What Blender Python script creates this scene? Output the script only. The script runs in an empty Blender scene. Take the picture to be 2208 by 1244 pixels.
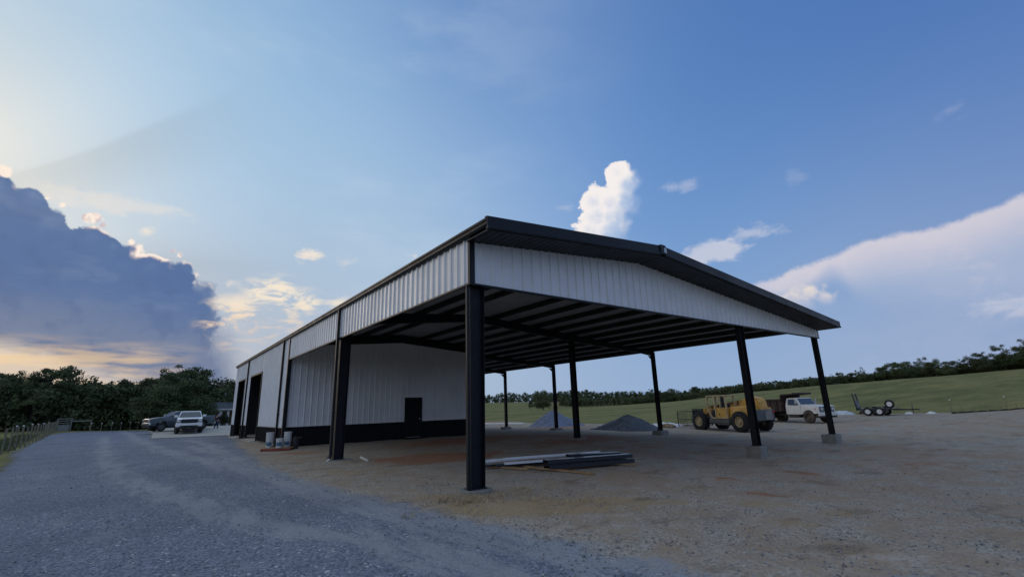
import bpy, bmesh, math, random
import numpy as np
from mathutils import Vector, Matrix
random.seed(7)
rng = np.random.default_rng(7)
scene = bpy.context.scene
COL = scene.collection
PI = math.pi

# ------------------------------------------------------------------ camera
YAW, PITCH, ROLL = 0.6565, 0.2511, -0.0316
CAM = Vector((-5.3484, -8.4803, 1.5902))
fw = Vector((math.sin(YAW) * math.cos(PITCH), math.cos(YAW) * math.cos(PITCH), math.sin(PITCH)))
rt = Vector((math.cos(YAW), -math.sin(YAW), 0))
up = rt.cross(fw)
r2 = rt * math.cos(ROLL) + up * math.sin(ROLL)
u2 = -rt * math.sin(ROLL) + up * math.cos(ROLL)
cam_data = bpy.data.cameras.new("camera")
cam_data.sensor_width = 36
cam_data.lens = 36 * 997.37 / 2208
cam_data.clip_end = 5000
cam_data.clip_start = 0.05
cam = bpy.data.objects.new("camera", cam_data)
cam.matrix_world = Matrix(((r2.x, u2.x, -fw.x, CAM.x), (r2.y, u2.y, -fw.y, CAM.y), (r2.z, u2.z, -fw.z, CAM.z), (0, 0, 0, 1)))
COL.objects.link(cam)
scene.camera = cam
scene.view_settings.view_transform = 'Standard'
scene.view_settings.look = 'None'
scene.view_settings.exposure = 0.0
scene.view_settings.gamma = 1.0
scene.view_settings.use_curve_mapping = False
scene.cycles.max_bounces = 6
scene.cycles.use_denoising = True

# ------------------------------------------------------------------ sun (hidden behind the cloud bank) and sky
SUN_AZ, SUN_EL = -22.0, 13.0
sd = bpy.data.lights.new("sun", 'SUN')
sd.energy = 0.22
sd.angle = math.radians(18)
sd.color = (1.0, 0.82, 0.64)
sun = bpy.data.objects.new("sun", sd)
sa, se = math.radians(SUN_AZ), math.radians(SUN_EL)
sdir = Vector((math.sin(sa) * math.cos(se), math.cos(sa) * math.cos(se), math.sin(se)))
sun.rotation_euler = sdir.to_track_quat('Z', 'Y').to_euler()
COL.objects.link(sun)

def lin(c):
    return tuple(((v / 255) / 12.92 if v / 255 <= 0.04045 else ((v / 255 + 0.055) / 1.055) ** 2.4) for v in c)

class Net:
    """small helper to write shader node maths"""
    def __init__(s, tree): s.t = tree; s.n = tree.nodes; s.l = tree.links
    def put(s, sock, v):
        if hasattr(v, 'is_linked') or isinstance(v, bpy.types.NodeSocket): s.l.new(v, sock)
        else: sock.default_value = v
    def m(s, op, a, b=None, c=None, clamp=False):
        n = s.n.new('ShaderNodeMath'); n.operation = op; n.use_clamp = clamp
        s.put(n.inputs[0], a)
        if b is not None: s.put(n.inputs[1], b)
        if c is not None: s.put(n.inputs[2], c)
        return n.outputs[0]
    def add(s, a, b): return s.m('ADD', a, b)
    def sub(s, a, b): return s.m('SUBTRACT', a, b)
    def mul(s, a, b): return s.m('MULTIPLY', a, b)
    def ma(s, a, b, c): return s.m('MULTIPLY_ADD', a, b, c)
    def vm(s, op, a, b=None, scale=None):
        n = s.n.new('ShaderNodeVectorMath'); n.operation = op
        s.put(n.inputs[0], a)
        if b is not None: s.put(n.inputs[1], b)
        if scale is not None: s.put(n.inputs['Scale'], scale)
        return n.outputs['Value'] if op in ('DOT_PRODUCT', 'LENGTH', 'DISTANCE') else n.outputs[0]
    def ss(s, v, e0, e1):
        n = s.n.new('ShaderNodeMapRange'); n.interpolation_type = 'SMOOTHSTEP'
        s.put(n.inputs['Value'], v); s.put(n.inputs['From Min'], e0); s.put(n.inputs['From Max'], e1)
        return n.outputs['Result']
    def lerp(s, v, e0, e1, a, b):
        n = s.n.new('ShaderNodeMapRange'); n.clamp = True
        s.put(n.inputs['Value'], v); s.put(n.inputs['From Min'], e0); s.put(n.inputs['From Max'], e1)
        s.put(n.inputs['To Min'], a); s.put(n.inputs['To Max'], b)
        return n.outputs['Result']
    def mix(s, f, a, b, blend='MIX'):
        n = s.n.new('ShaderNodeMix'); n.data_type = 'RGBA'; n.blend_type = blend; n.clamp_factor = True
        s.put(n.inputs[0], f)
        for k, v in ((6, a), (7, b)):
            s.put(n.inputs[k], v if isinstance(v, bpy.types.NodeSocket) else (v[0], v[1], v[2], 1))
        return n.outputs[2]
    def noise(s, vec, scale, detail=5, rough=0.55, out='Fac', dist=0.0):
        n = s.n.new('ShaderNodeTexNoise'); n.inputs['Scale'].default_value = scale
        n.inputs['Detail'].default_value = detail; n.inputs['Roughness'].default_value = rough
        n.inputs['Distortion'].default_value = dist
        s.put(n.inputs['Vector'], vec); return n.outputs[out]
    def vor(s, vec, scale, feature='F1', out='Distance', rnd=1.0):
        n = s.n.new('ShaderNodeTexVoronoi'); n.feature = feature
        n.inputs['Scale'].default_value = scale; n.inputs['Randomness'].default_value = rnd
        s.put(n.inputs['Vector'], vec); return n.outputs[out]
    def curve(s, v, pts, x0, x1, y0, y1):
        """smooth curve through pts (x, y)"""
        n = s.n.new('ShaderNodeFloatCurve'); cm = n.mapping; c = cm.curves[0]
        P = sorted([((x - x0) / (x1 - x0), (y - y0) / (y1 - y0)) for x, y in pts])
        if P[0][0] > 0: P.insert(0, (0.0, P[0][1]))
        if P[-1][0] < 1: P.append((1.0, P[-1][1]))
        for i, (x, y) in enumerate(P):
            if i < 2: c.points[i].location = (x, y)
            else: c.points.new(x, y)
        for p in c.points: p.handle_type = 'AUTO_CLAMPED'
        cm.update()
        s.put(n.inputs['Value'], s.m('MULTIPLY_ADD', v, 1 / (x1 - x0), -x0 / (x1 - x0), clamp=True))
        return s.ma(n.outputs[0], y1 - y0, y0)

world = bpy.data.worlds.new("World")
scene.world = world
world.use_nodes = True
wt = world.node_tree
wt.nodes.clear()
W = Net(wt)
tc = wt.nodes.new('ShaderNodeTexCoord')
DIR = W.vm('NORMALIZE', tc.outputs['Generated'])
sep = wt.nodes.new('ShaderNodeSeparateXYZ'); wt.links.new(DIR, sep.inputs[0])
dx_, dy_, dz_ = sep.outputs
AZ = W.mul(W.m('ARCTAN2', dx_, dy_), 180 / PI)
EL = W.mul(W.m('ARCSINE', dz_), 180 / PI)

# sky colours by direction, unseen overhead and rear ones brightened as fill light: (azimuth, elevation, sRGB)
ANCH = [(-15.8, 33, (154, 194, 226)), (4, 42, (124, 163, 208)), (39, 46, (98, 134, 189)), (72, 40, (76, 114, 176)),
        (91, 30, (64, 104, 172)), (-14, 26.5, (200, 220, 233)), (-13.6, 22.5, (226, 232, 228)), (-3, 27, (165, 200, 230)),
        (5.7, 31, (138, 180, 222)), (38, 35, (110, 150, 206)), (70, 29.6, (84, 128, 190)), (89, 20, (78, 124, 192)),
        (-3.5, 21, (176, 212, 238)), (6.8, 22, (170, 208, 237)), (22.5, 24, (160, 196, 230)), (38, 24, (136, 174, 221)),
        (61, 23, (97, 145, 208)), (88, 15.8, (104, 146, 204)), (14.8, 15, (176, 206, 228)), (25.7, 14.5, (190, 208, 224)),
        (42.6, 2.4, (158, 180, 211)), (67, 15, (124, 168, 217)), (65.6, 3, (158, 180, 210)), (79, 3.7, (166, 182, 208)), (86, 9, (172, 184, 210)),
        (12, 9, (212, 210, 212)), (6.5, 5, (138, 148, 178)), (-1.5, 4.5, (176, 164, 168)), (-10.5, 5.5, (255, 218, 160)),
        (-11, 1, (220, 180, 140)), (20, 3, (150, 165, 195)),
        (-45, 8, (244, 212, 178)), (-50, 30, (205, 218, 232)), (-100, 12, (190, 200, 215)), (-100, 45, (150, 172, 205)),
        (180, 12, (140, 162, 204)), (180, 42, (122, 150, 202)), (130, 12, (142, 164, 206)), (125, 38, (110, 144, 200)), (40, 72, (160, 182, 214)), (0, 88, (198, 206, 218)), (180, 68, (192, 202, 216)), (-100, 68, (186, 196, 210)), (-110, 85, (182, 194, 210))]
K = 30.0
num = None; den = None
for a, e, c in ANCH:
    a, e = math.radians(a), math.radians(e)
    v = (math.sin(a) * math.cos(e), math.cos(a) * math.cos(e), math.sin(e))
    w = W.m('EXPONENT', W.ma(W.vm('DOT_PRODUCT', DIR, v), K, -K))
    sc_ = W.vm('SCALE', lin(c), scale=w)
    num = sc_ if num is None else W.vm('ADD', num, sc_)
    den = w if den is None else W.add(den, w)
GRAD = W.vm('SCALE', num, scale=W.m('DIVIDE', 1.0, W.add(den, 1e-9)))
# physical sky underneath, as the fill where the named colours run out
sk = wt.nodes.new('ShaderNodeTexSky'); sk.sky_type = 'NISHITA'; sk.sun_disc = False
sk.sun_elevation = math.radians(SUN_EL); sk.sun_rotation = math.radians(SUN_AZ)
NISH = W.vm('SCALE', sk.outputs[0], scale=0.05)
SKY = W.mix(0.05, GRAD, NISH)

# crepuscular rays fanning out from behind the cloud bank
ph = W.mul(W.m('ARCTAN2', W.sub(EL, 13.7), W.add(AZ, 20.7)), 180 / PI)
ph = W.add(ph, W.mul(W.sub(W.noise(DIR, 6, 3), 0.5), 2.0))
rho = W.m('SQRT', W.add(W.m('POWER', W.m('ABSOLUTE', W.sub(EL, 13.7)), 2.0), W.m('POWER', W.m('ABSOLUTE', W.add(AZ, 20.7)), 2.0)))
rayf = W.curve(ph, [(-90, 1), (-10, 1), (0.5, .96), (4, .93), (6.5, 1.0), (15, 1.08), (24, 1.05), (31, .95), (38.2, .89), (40.4, 1.04), (48, 1.06), (70, 1.0), (90, 1.0)], -90, 90, 0, 2)
ray_fade = W.mul(W.m('SUBTRACT', 1.0, W.ss(rho, 16.0, 36.0)), W.ss(ph, -40.0, -5.0))
SKY = W.vm('SCALE', SKY, scale=W.add(1.0, W.mul(W.sub(rayf, 1.0), ray_fade)))

# glow beside the hidden sun
gl_ = W.m('EXPONENT', W.mul(W.m('POWER', W.mul(W.sub(1.0, W.vm('DOT_PRODUCT', DIR, tuple(Vector((math.sin(math.radians(-16)) * math.cos(math.radians(22.5)), math.cos(math.radians(-16)) * math.cos(math.radians(22.5)), math.sin(math.radians(22.5))))))), 62.0), 0.6), -1.6))
SKY = W.mix(W.mul(gl_, 0.72), SKY, lin((250, 242, 224)))
# high thin veil
nv = W.noise(W.vm('MULTIPLY', DIR, (1.0, 1.0, 3.2)), 3.0, 6, 0.6)
veil = W.mul(W.mul(W.ss(nv, 0.46, 0.75), 0.16), W.m('SUBTRACT', 1.0, W.ss(AZ, 20.0, 62.0)))
SKY = W.mix(veil, SKY, lin((225, 235, 242)))

nD = W.sub(W.noise(DIR, 58, 6, 0.7), 0.5)
nA = W.sub(W.noise(DIR, 7, 8, 0.62), 0.5)
nB = W.sub(W.noise(DIR, 22, 7, 0.6), 0.5)
nC = W.sub(W.noise(W.vm('MULTIPLY', DIR, (1, 1, 2.6)), 15, 7, 0.62, dist=0.6), 0.5)
pf = W.vor(W.vm('ADD', DIR, W.vm('SCALE', W.noise(DIR, 30, 4, out='Color'), scale=0.02)), 42, 'SMOOTH_F1')
puff = W.sub(0.32, pf)

def blob_mask(cs, amp=1.0, soft=0.25, nz=None, stretch=1.0, softr=None):
    d = None
    for a, e, r in cs:
        cz = math.cos(math.radians(e))
        q = W.sub(W.m('SQRT', W.add(W.m('POWER', W.m('ABSOLUTE', W.mul(W.sub(AZ, a), cz / stretch)), 2.0), W.m('POWER', W.m('ABSOLUTE', W.sub(EL, e)), 2.0))), r)
        if d is None: d = q
        else:
            n = wt.nodes.new('ShaderNodeMath'); n.operation = 'SMOOTH_MIN'
            wt.links.new(d, n.inputs[0]); wt.links.new(q, n.inputs[1]); n.inputs[2].default_value = 0.35
            d = n.outputs[0]
    d = W.sub(d, W.mul(nz if nz is not None else nB, amp))
    sf = soft if softr is None else softr
    return W.m('SUBTRACT', 1.0, W.ss(d, W.mul(sf, -1.0) if isinstance(sf, bpy.types.NodeSocket) else -sf, sf)), d

# anvil on the right
atop = W.curve(AZ, [(60, 11.4), (64, 12.0), (66.6, 12.6), (69.5, 13.2), (73.9, 14.25), (76.3, 14.75), (79.6, 14.7), (82.3, 14.9), (85.1, 15.3), (87.7, 16.0), (95, 18), (130, 20)], 60, 130, 0, 25)
abot = W.curve(AZ, [(60, 11.3), (66, 10.8), (68.5, 10.6), (71.5, 11.1), (73, 11.35), (73.9, 10.7), (74.9, 9.0), (76.5, 7.8), (79, 6.9), (84, 5.0), (100, 4), (130, 4)], 60, 130, 0, 25)
dT = W.sub(W.add(atop, W.add(W.mul(nA, 2.2), W.add(W.mul(nB, 1.1), W.mul(nD, .5)))), EL)
am = W.mul(W.ss(dT, -0.15, 0.55), W.ss(W.sub(EL, W.add(abot, W.mul(nB, 1.2))), -0.7, W.lerp(AZ, 70.5, 78.0, 1.0, 5.0)))
am = W.mul(am, W.ss(AZ, 61.0, 69.0))
am = W.mul(am, W.m('SUBTRACT', 1.0, W.ss(AZ, 105.0, 128.0)))
am = W.mul(am, W.lerp(dT, 0.5, 9.0, 0.92, 0.5))
acol = W.mix(W.ss(dT, 0.2, 5.0), lin((212, 207, 217)), lin((174, 186, 211)))
acol = W.mix(W.mul(W.ss(W.add(nC, W.mul(nB, .7)), -0.02, 0.26), 0.5), acol, lin((212, 206, 216)))
SKY = W.mix(am, SKY, acol)
lowveil = W.mul(W.mul(W.ss(W.add(AZ, W.mul(nA, 12)), 66.0, 84.0), W.m('SUBTRACT', 1.0, W.ss(EL, 4.5, 9.5))), W.mul(W.ss(nC, -0.25, 0.25), 0.4))
SKY = W.mix(lowveil, SKY, lin((172, 182, 208)))
cm, cd = blob_mask([(70.9, 10.7, 1.1), (72.4, 11.2, .45), (69.4, 10.1, 1.0), (70.2, 9.6, 1.2), (72.2, 9.8, .8), (68.0, 9.9, .6)], 1.2, 0.45, W.add(nB, W.mul(W.add(puff, nD), 0.9)))
SKY = W.mix(W.mul(W.mul(cm, 0.85), W.ss(EL, 8.4, 10.2)), SKY, W.mix(W.ss(W.add(EL, W.mul(W.add(nB, nD), 2.4)), 9.3, 11.6), lin((184, 190, 212)), lin((240, 226, 212))))

# towering cumulus in the middle
tnz = W.add(W.add(W.mul(nB, 1.3), W.mul(nD, 0.8)), W.add(W.mul(puff, 1.6), 0.62))
side = W.ss(W.sub(AZ, W.mul(W.sub(EL, 21.0), 0.55)), 49.0, 52.6)
tm, td = blob_mask([(52.25, 27.3, 0.95), (52.80, 25.9, 1.25), (51.80, 25.6, .6), (48.80, 24.3, 1.35), (50.80, 23.9, 1.4), (52.40, 24.2, 1.2), (49.10, 22.4, 1.6), (50.70, 22.2, 1.5), (48.20, 20.6, 1.6), (50.10, 20.5, 1.7), (46.70, 19.3, 1.2)], 0.95, 0.1, tnz, softr=W.add(0.13, W.mul(side, 0.75)))
tshade = W.add(side, W.mul(W.add(nB, nA), -0.7))
tb = W.add(W.mul(puff, 1.0), W.add(W.mul(nD, 1.4), nB))
tcol = W.mix(W.ss(W.add(W.mul(tb, -0.55), W.add(W.mul(tshade, 0.75), W.mul(W.ss(td, -0.2, -1.6), 0.35))), 0.15, 1.0), lin((244, 238, 236)), lin((176, 196, 226)))
SKY = W.mix(W.mul(tm, W.lerp(side, 0.2, 1.0, 1.0, 0.6)), SKY, tcol)

# small wisps
for (a, e, r, st, op_, th) in ((62.6, 16.7, 0.95, 2.6, .55, -.08), (66.4, 17.9, 0.55, 3.6, .5, -.02), (59.3, 24.5, 0.35, 2.6, .3, 0), (85.0, 24.5, 0.4, 1.6, .12, 0), (71.8, 22.9, .3, 1.3, .1, 0),
                             (12.6, 17.6, .14, 1.6, .8, -.1), (17.0, 17.2, .15, 2.6, .3, 0), (25.3, 18.3, .2, 1.0, .7, 0), (-5.2, 19.85, .8, 5.5, .35, 0), (85.6, 7.3, 0.6, 3.5, .3, 0), (27.5, 17.7, .3, 1.3, .3, 0),
                             (45.5, 24.0, .22, 5.0, .25, 0), (5.2, 13.8, .25, 2.0, .8, 0), (-2.6, 18.0, .1, 1.4, .8, 0)):
    mm, _ = blob_mask([(a, e, r)], 2.4, 0.5, W.add(nB, W.add(nC, th * -1)), stretch=st)
    SKY = W.mix(W.mul(mm, op_), SKY, lin((228, 224, 228) if a > 30 else (248, 232, 214)))

# dark sunlit-edged cloud bank on the left
topc = [(-60, 14), (-40, 19), (-25, 22.5), (-13.2, 20.6), (-12.3, 20.4), (-11.3, 19.6), (-10.2, 19.2), (-9.6, 18.6), (-8.7, 18.3), (-8.1, 17.3), (-7.7, 17.9), (-6.7, 18.1), (-5.2, 17.4), (-4.15, 16.3), (-1.75, 15.9), (.35, 15.9), (1.4, 15.5), (1.9, 14.2), (2.9, 13.6), (3.9, 12.3), (4.3, 10.2), (4.9, 8.4), (6.2, 6.9), (7.6, 5.2), (12, 3.4), (20, 1.5)]
AZw = W.add(AZ, W.add(W.mul(nB, 3.2), W.mul(nD, 2.0)))
top = W.curve(AZw, topc, -60, 20, 0, 25)
dn = W.add(W.add(W.mul(nB, 2.0), W.mul(nD, 1.1)), W.add(W.mul(puff, 2.2), W.mul(nA, 0.9)))
depth = W.sub(W.add(top, dn), EL)
edge_soft = W.mul(W.lerp(EL, 7.5, 14.0, 2.8, 0.22), W.lerp(AZ, 0.0, 3.0, 1.0, 1.7))
dm = W.ss(depth, W.mul(edge_soft, -1.0), edge_soft)
bot = W.curve(AZ, [(-60, 8), (-20, 7.6), (-11, 6.7), (-8, 5.8), (-4.7, 4.6), (-1.4, 3.8), (2.3, 2.8), (8, 2.8), (20, 1)], -60, 20, 0, 25)
dm = W.mul(dm, W.ss(W.sub(EL, W.add(bot, W.mul(nC, 3.0))), -1.2, 1.1))
dm = W.mul(dm, W.mul(W.ss(AZ, -62.0, -30.0), W.m('SUBTRACT', 1.0, W.ss(AZ, 5.0, 8.5))))
dcol = W.mix(W.ss(W.add(EL, W.mul(nA, 6)), 6.0, 12.5), lin((112, 126, 156)), lin((82, 110, 156)))
dcol = W.mix(W.mul(W.ss(W.noise(W.vm('MULTIPLY', DIR, (1, 1, 3.0)), 8, 5), 0.5, 0.75), 0.5), dcol, lin((114, 132, 166)))
dcol = W.mix(W.mul(W.ss(AZ, -4.0, -14.0), W.mul(W.ss(EL, 12.0, 8.0), 0.45)), dcol, lin((126, 134, 154)))
bill = W.add(W.mul(nB, 1.0), W.add(W.mul(puff, 0.9), W.mul(nD, 0.7)))
dcol = W.mix(W.mul(W.ss(bill, 0.0, 0.45), W.mul(W.ss(depth, 3.5, 0.2), 0.45)), dcol, lin((134, 156, 188)))
dcol = W.mix(W.mul(W.ss(bill, 0.0, -0.4), 0.35), dcol, lin((72, 97, 143)))
SKY = W.mix(W.mul(dm, 0.95), SKY, dcol)
# bright broken rim
rim = W.mul(W.ss(depth, -0.30, 0.06), W.m('SUBTRACT', 1.0, W.ss(depth, 0.18, 0.75)))
rb = W.noise(DIR, 16, 3)
rim = W.mul(W.mul(rim, W.ss(rb, 0.44, 0.54)), W.mul(W.ss(EL, 12.0, 14.0), W.m('SUBTRACT', 1.0, W.ss(AZ, 3.2, 4.5))))
SKY = W.mix(W.mul(rim, W.ss(AZ, -40.0, -14.0)), SKY, W.mix(W.ss(depth, 0.0, 0.6), lin((255, 240, 226)), lin((222, 196, 190))))
pk, pkd = blob_mask([(-7.2, 18.1, .35), (-6.5, 18.2, .45), (-5.9, 17.7, .3), (-12.9, 20.5, .4), (-9.9, 19.2, .1), (-8.9, 18.7, .12), (-3.6, 16.6, .1), (-.2, 16.3, .25), (.5, 16.1, .2)], 0.7, 0.14, W.add(nB, W.mul(nD, 1.5)))
SKY = W.mix(W.mul(pk, 0.95), SKY, W.mix(W.ss(W.add(nB, nD), -0.16, 0.1), lin((206, 182, 186)), lin((255, 238, 222))))
# scattered lit scraps right of the bank
win, _ = blob_mask([(9.5, 13.0, 1.7), (12.5, 12.2, 1.4), (6.5, 10.9, 1.6), (8.0, 9.0, 1.3), (11.5, 9.8, .9), (5.2, 9.2, 1.3), (16.5, 12.0, .9), (4.9, 11.5, .7), (7.0, 7.6, 1.0)], 1.2, 0.9, nA, stretch=1.5)
scr = W.mul(win, W.ss(nC, -0.07, 0.09))
SKY = W.mix(W.mul(scr, 0.9), SKY, W.mix(W.ss(EL, 8.0, 13.0), lin((236, 206, 180)), lin((250, 234, 210))))
# warm streaks low on the left horizon
st_ = W.mul(W.ss(W.noise(W.vm('MULTIPLY', DIR, (1, 1, 7)), 7, 5), 0.42, 0.62), W.mul(W.m('SUBTRACT', 1.0, W.ss(EL, 5.5, 8.0)), W.m('SUBTRACT', 1.0, W.ss(AZ, -2.0, 6.0))))
SKY = W.mix(W.mul(W.mul(st_, W.ss(AZ, -70.0, -30.0)), 0.5), SKY, lin((252, 214, 158)))

bg = wt.nodes.new('ShaderNodeBackground'); bg.inputs['Strength'].default_value = 1.0
wo = wt.nodes.new('ShaderNodeOutputWorld')
wt.links.new(SKY, bg.inputs['Color']); wt.links.new(bg.outputs[0], wo.inputs['Surface'])
world.cycles.sampling_method = 'MANUAL'
world.cycles.sample_map_resolution = 512

# ------------------------------------------------------------------ helpers
def tag(o, label=None, cat=None, group=None, kind=None):
    if label: o['label'] = label
    if cat: o['category'] = cat
    if group: o['group'] = group
    if kind: o['kind'] = kind
    return o
def empty(name, loc=(0, 0, 0), rz=0.0, label=None, cat=None, group=None):
    o = bpy.data.objects.new(name, None); o.empty_display_size = 0.3
    o.location = loc; o.rotation_euler = (0, 0, rz); COL.objects.link(o)
    return tag(o, label, cat, group)
class MB:
    """collects shapes and links them as ONE mesh object"""
    def __init__(s): s.v = []; s.f = []
    def raw(s, vs, fs):
        k = len(s.v); s.v += [tuple(p) for p in vs]; s.f += [tuple(i + k for i in f) for f in fs]; return s
    def box(s, a, b, c=None, d=None, rz=0.0, piv=None, bev=0.0):
        """axis box from corner a to corner b, optionally turned about z"""
        x0, y0, z0 = [min(a[i], b[i]) for i in range(3)]; x1, y1, z1 = [max(a[i], b[i]) for i in range(3)]
        if bev > 0:
            e = bev; P = []
            for z, i in ((z0, e), (z0 + e, 0), (z1 - e, 0), (z1, e)):
                P += [(x0 + i + e * (i == 0), y0 + i, z), (x1 - i - e * (i == 0), y0 + i, z), (x1 - i, y0 + i + e * (i == 0), z), (x1 - i, y1 - i - e * (i == 0), z),
                      (x1 - i - e * (i == 0), y1 - i, z), (x0 + i + e * (i == 0), y1 - i, z), (x0 + i, y1 - i - e * (i == 0), z), (x0 + i, y0 + i + e * (i == 0), z)]
            F = [tuple(range(7, -1, -1)), tuple(range(24, 32))]
            for k in range(3):
                for j in range(8):
                    F.append((k * 8 + j, k * 8 + (j + 1) % 8, k * 8 + 8 + (j + 1) % 8, k * 8 + 8 + j))
            v, f = P, F
        else:
            v = [(x0, y0, z0), (x1, y0, z0), (x1, y1, z0), (x0, y1, z0), (x0, y0, z1), (x1, y0, z1), (x1, y1, z1), (x0, y1, z1)]
            f = [(3, 2, 1, 0), (4, 5, 6, 7), (0, 1, 5, 4), (1, 2, 6, 5), (2, 3, 7, 6), (3, 0, 4, 7)]
        if rz:
            px, py = piv if piv else ((x0 + x1) / 2, (y0 + y1) / 2)
            cs, sn = math.cos(rz), math.sin(rz)
            v = [(px + (x - px) * cs - (y - py) * sn, py + (x - px) * sn + (y - py) * cs, z) for x, y, z in v]
        return s.raw(v, f)
    def hexa(s, p8):
        return s.raw(p8, [(3, 2, 1, 0), (4, 5, 6, 7), (0, 1, 5, 4), (1, 2, 6, 5), (2, 3, 7, 6), (3, 0, 4, 7)])
    def beam(s, a, b, w, h, upv=(0, 0, 1)):
        a, b = Vector(a), Vector(b); d = (b - a).normalized(); sd_ = d.cross(Vector(upv))
        if sd_.length < 1e-4: sd_ = d.cross(Vector((1, 0, 0)))
        sd_.normalize(); u_ = sd_.cross(d)
        P = [q + sd_ * (i * w / 2) + u_ * (j * h / 2) for q in (a, b) for i, j in ((-1, -1), (1, -1), (1, 1), (-1, 1))]
        return s.raw(P, [(0, 1, 2, 3), (7, 6, 5, 4), (0, 4, 5, 1), (1, 5, 6, 2), (2, 6, 7, 3), (3, 7, 4, 0)])
    def cyl(s, a, b, r0, r1=None, n=16, cap=True):
        r1 = r0 if r1 is None else r1
        a, b = Vector(a), Vector(b); d = (b - a).normalized()
        x = d.orthogonal().normalized(); y = d.cross(x)
        P = []
        for q, r in ((a, r0), (b, r1)):
            P += [q + (x * math.cos(2 * PI * i / n) + y * math.sin(2 * PI * i / n)) * r for i in range(n)]
        F = [(i, (i + 1) % n, n + (i + 1) % n, n + i) for i in range(n)]
        if cap: F += [tuple(range(n - 1, -1, -1)), tuple(range(n, 2 * n))]
        return s.raw(P, F)
    def lathe(s, prof, axis_o=(0, 0, 0), axis=(0, 0, 1), n=24):
        """profile of (radius, height) turned about an axis"""
        o, d = Vector(axis_o), Vector(axis).normalized(); x = d.orthogonal().normalized(); y = d.cross(x)
        P = [o + d * h + (x * math.cos(2 * PI * i / n) + y * math.sin(2 * PI * i / n)) * max(r, 1e-4) for r, h in prof for i in range(n)]
        F = [(k * n + i, k * n + (i + 1) % n, (k + 1) * n + (i + 1) % n, (k + 1) * n + i) for k in range(len(prof) - 1) for i in range(n)]
        return s.raw(P, F)
    def tube(s, pts, r, n=8):
        for a, b in zip(pts[:-1], pts[1:]): s.cyl(a, b, r, n=n)
        return s
    def prism(s, poly, y0, y1, inset=0.0, taper=None):
        """side outline in x-z pushed along y; taper(x, z) -> inward shift of both sides"""
        n = len(poly); t = [taper(x, z) if taper else 0.0 for x, z in poly]
        P = [(x, y0 + q, z) for (x, z), q in zip(poly, t)] + [(x, y1 - q, z) for (x, z), q in zip(poly, t)]
        F = [tuple(range(n)), tuple(range(2 * n - 1, n - 1, -1))] + [(i, n + i, n + (i + 1) % n, (i + 1) % n) for i in range(n)]
        return s.raw(P, F)
    def split(s, name, mat, parent=None, **kw):
        """one object for each loose piece"""
        par = list(range(len(s.v)))
        def find(i):
            while par[i] != i: par[i] = par[par[i]]; i = par[i]
            return i
        for f in s.f:
            for q in f[1:]: par[find(q)] = find(f[0])
        groups = {}
        for f in s.f: groups.setdefault(find(f[0]), []).append(f)
        out = []
        for fs in groups.values():
            m = MB(); ids = sorted({q for f in fs for q in f}); mp = {q: i for i, q in enumerate(ids)}
            m.v = [s.v[q] for q in ids]; m.f = [tuple(mp[q] for q in f) for f in fs]; out.append(m.build(name, mat, parent, **kw))
        return out
    def build(s, name, mat, parent=None, smooth=False, bevel=0.0, loc=None):
        me = bpy.data.meshes.new(name); me.from_pydata(s.v, [], s.f); me.validate()
        if bevel or smooth:
            bm = bmesh.new(); bm.from_mesh(me); bmesh.ops.recalc_face_normals(bm, faces=bm.faces[:])
            if bevel:
                bmesh.ops.bevel(bm, geom=[e for e in bm.edges if len(e.link_faces) == 2 and e.calc_face_angle(0) > 0.5], offset=bevel, segments=2, affect='EDGES', profile=0.6)
            bm.to_mesh(me); bm.free()
        else:
            bm = bmesh.new(); bm.from_mesh(me); bmesh.ops.recalc_face_normals(bm, faces=bm.faces[:]); bm.to_mesh(me); bm.free()
        if smooth:
            me.polygons.foreach_set('use_smooth', [True] * len(me.polygons))
            try: me.set_sharp_from_angle(angle=math.radians(38))
            except Exception: pass
        me.materials.append(mat)
        o = bpy.data.objects.new(name, me)
        if loc: o.location = loc
        COL.objects.link(o)
        if parent: o.parent = parent
        return o
def copy_tree(o, parent=None):
    c = o.copy(); COL.objects.link(c)
    if parent: c.parent = parent
    for ch in [k for k in bpy.data.objects if k.parent == o]: copy_tree(ch, c)
    return c

# ------------------------------------------------------------------ materials
def mat(name, col, rough=0.6, metal=0.0, var=0.12, scale=3.0, bump=0.0, bscale=40.0, spec=0.5, col2=None, grime=None, coat=0.0, streak=None):
    m = bpy.data.materials.new(name); m.use_nodes = True
    t = m.node_tree; b = t.nodes['Principled BSDF']; N = Net(t)
    tcn = t.nodes.new('ShaderNodeTexCoord'); V = tcn.outputs['Object']
    f = N.noise(V, scale, 5, 0.6)
    c2 = col2 if col2 else tuple(max(0, c * (1 - var * 2.0)) for c in col)
    base = N.mix(N.ss(f, 0.35, 0.7), col, c2)
    if grime:
        g = N.noise(N.vm('MULTIPLY', V, streak if streak else (1, 1, 1)), grime[1], 6, 0.65)
        base = N.mix(N.mul(N.ss(g, grime[2], grime[2] + 0.15), grime[3]), base, grime[0])
    t.links.new(base, b.inputs['Base Color'])
    t.links.new(N.lerp(f, 0.2, 0.8, max(rough - 0.08, 0.02), min(rough + 0.1, 1)), b.inputs['Roughness'])
    b.inputs['Metallic'].default_value = metal
    b.inputs['Specular IOR Level'].default_value = spec
    b.inputs['Coat Weight'].default_value = coat
    b.inputs['Coat Roughness'].default_value = 0.08
    if bump:
        bn = t.nodes.new('ShaderNodeBump'); bn.inputs['Strength'].default_value = bump; bn.inputs['Distance'].default_value = 0.02
        t.links.new(N.noise(V, bscale, 4, 0.6), bn.inputs['Height']); t.links.new(bn.outputs[0], b.inputs['Normal'])
    return m
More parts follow.
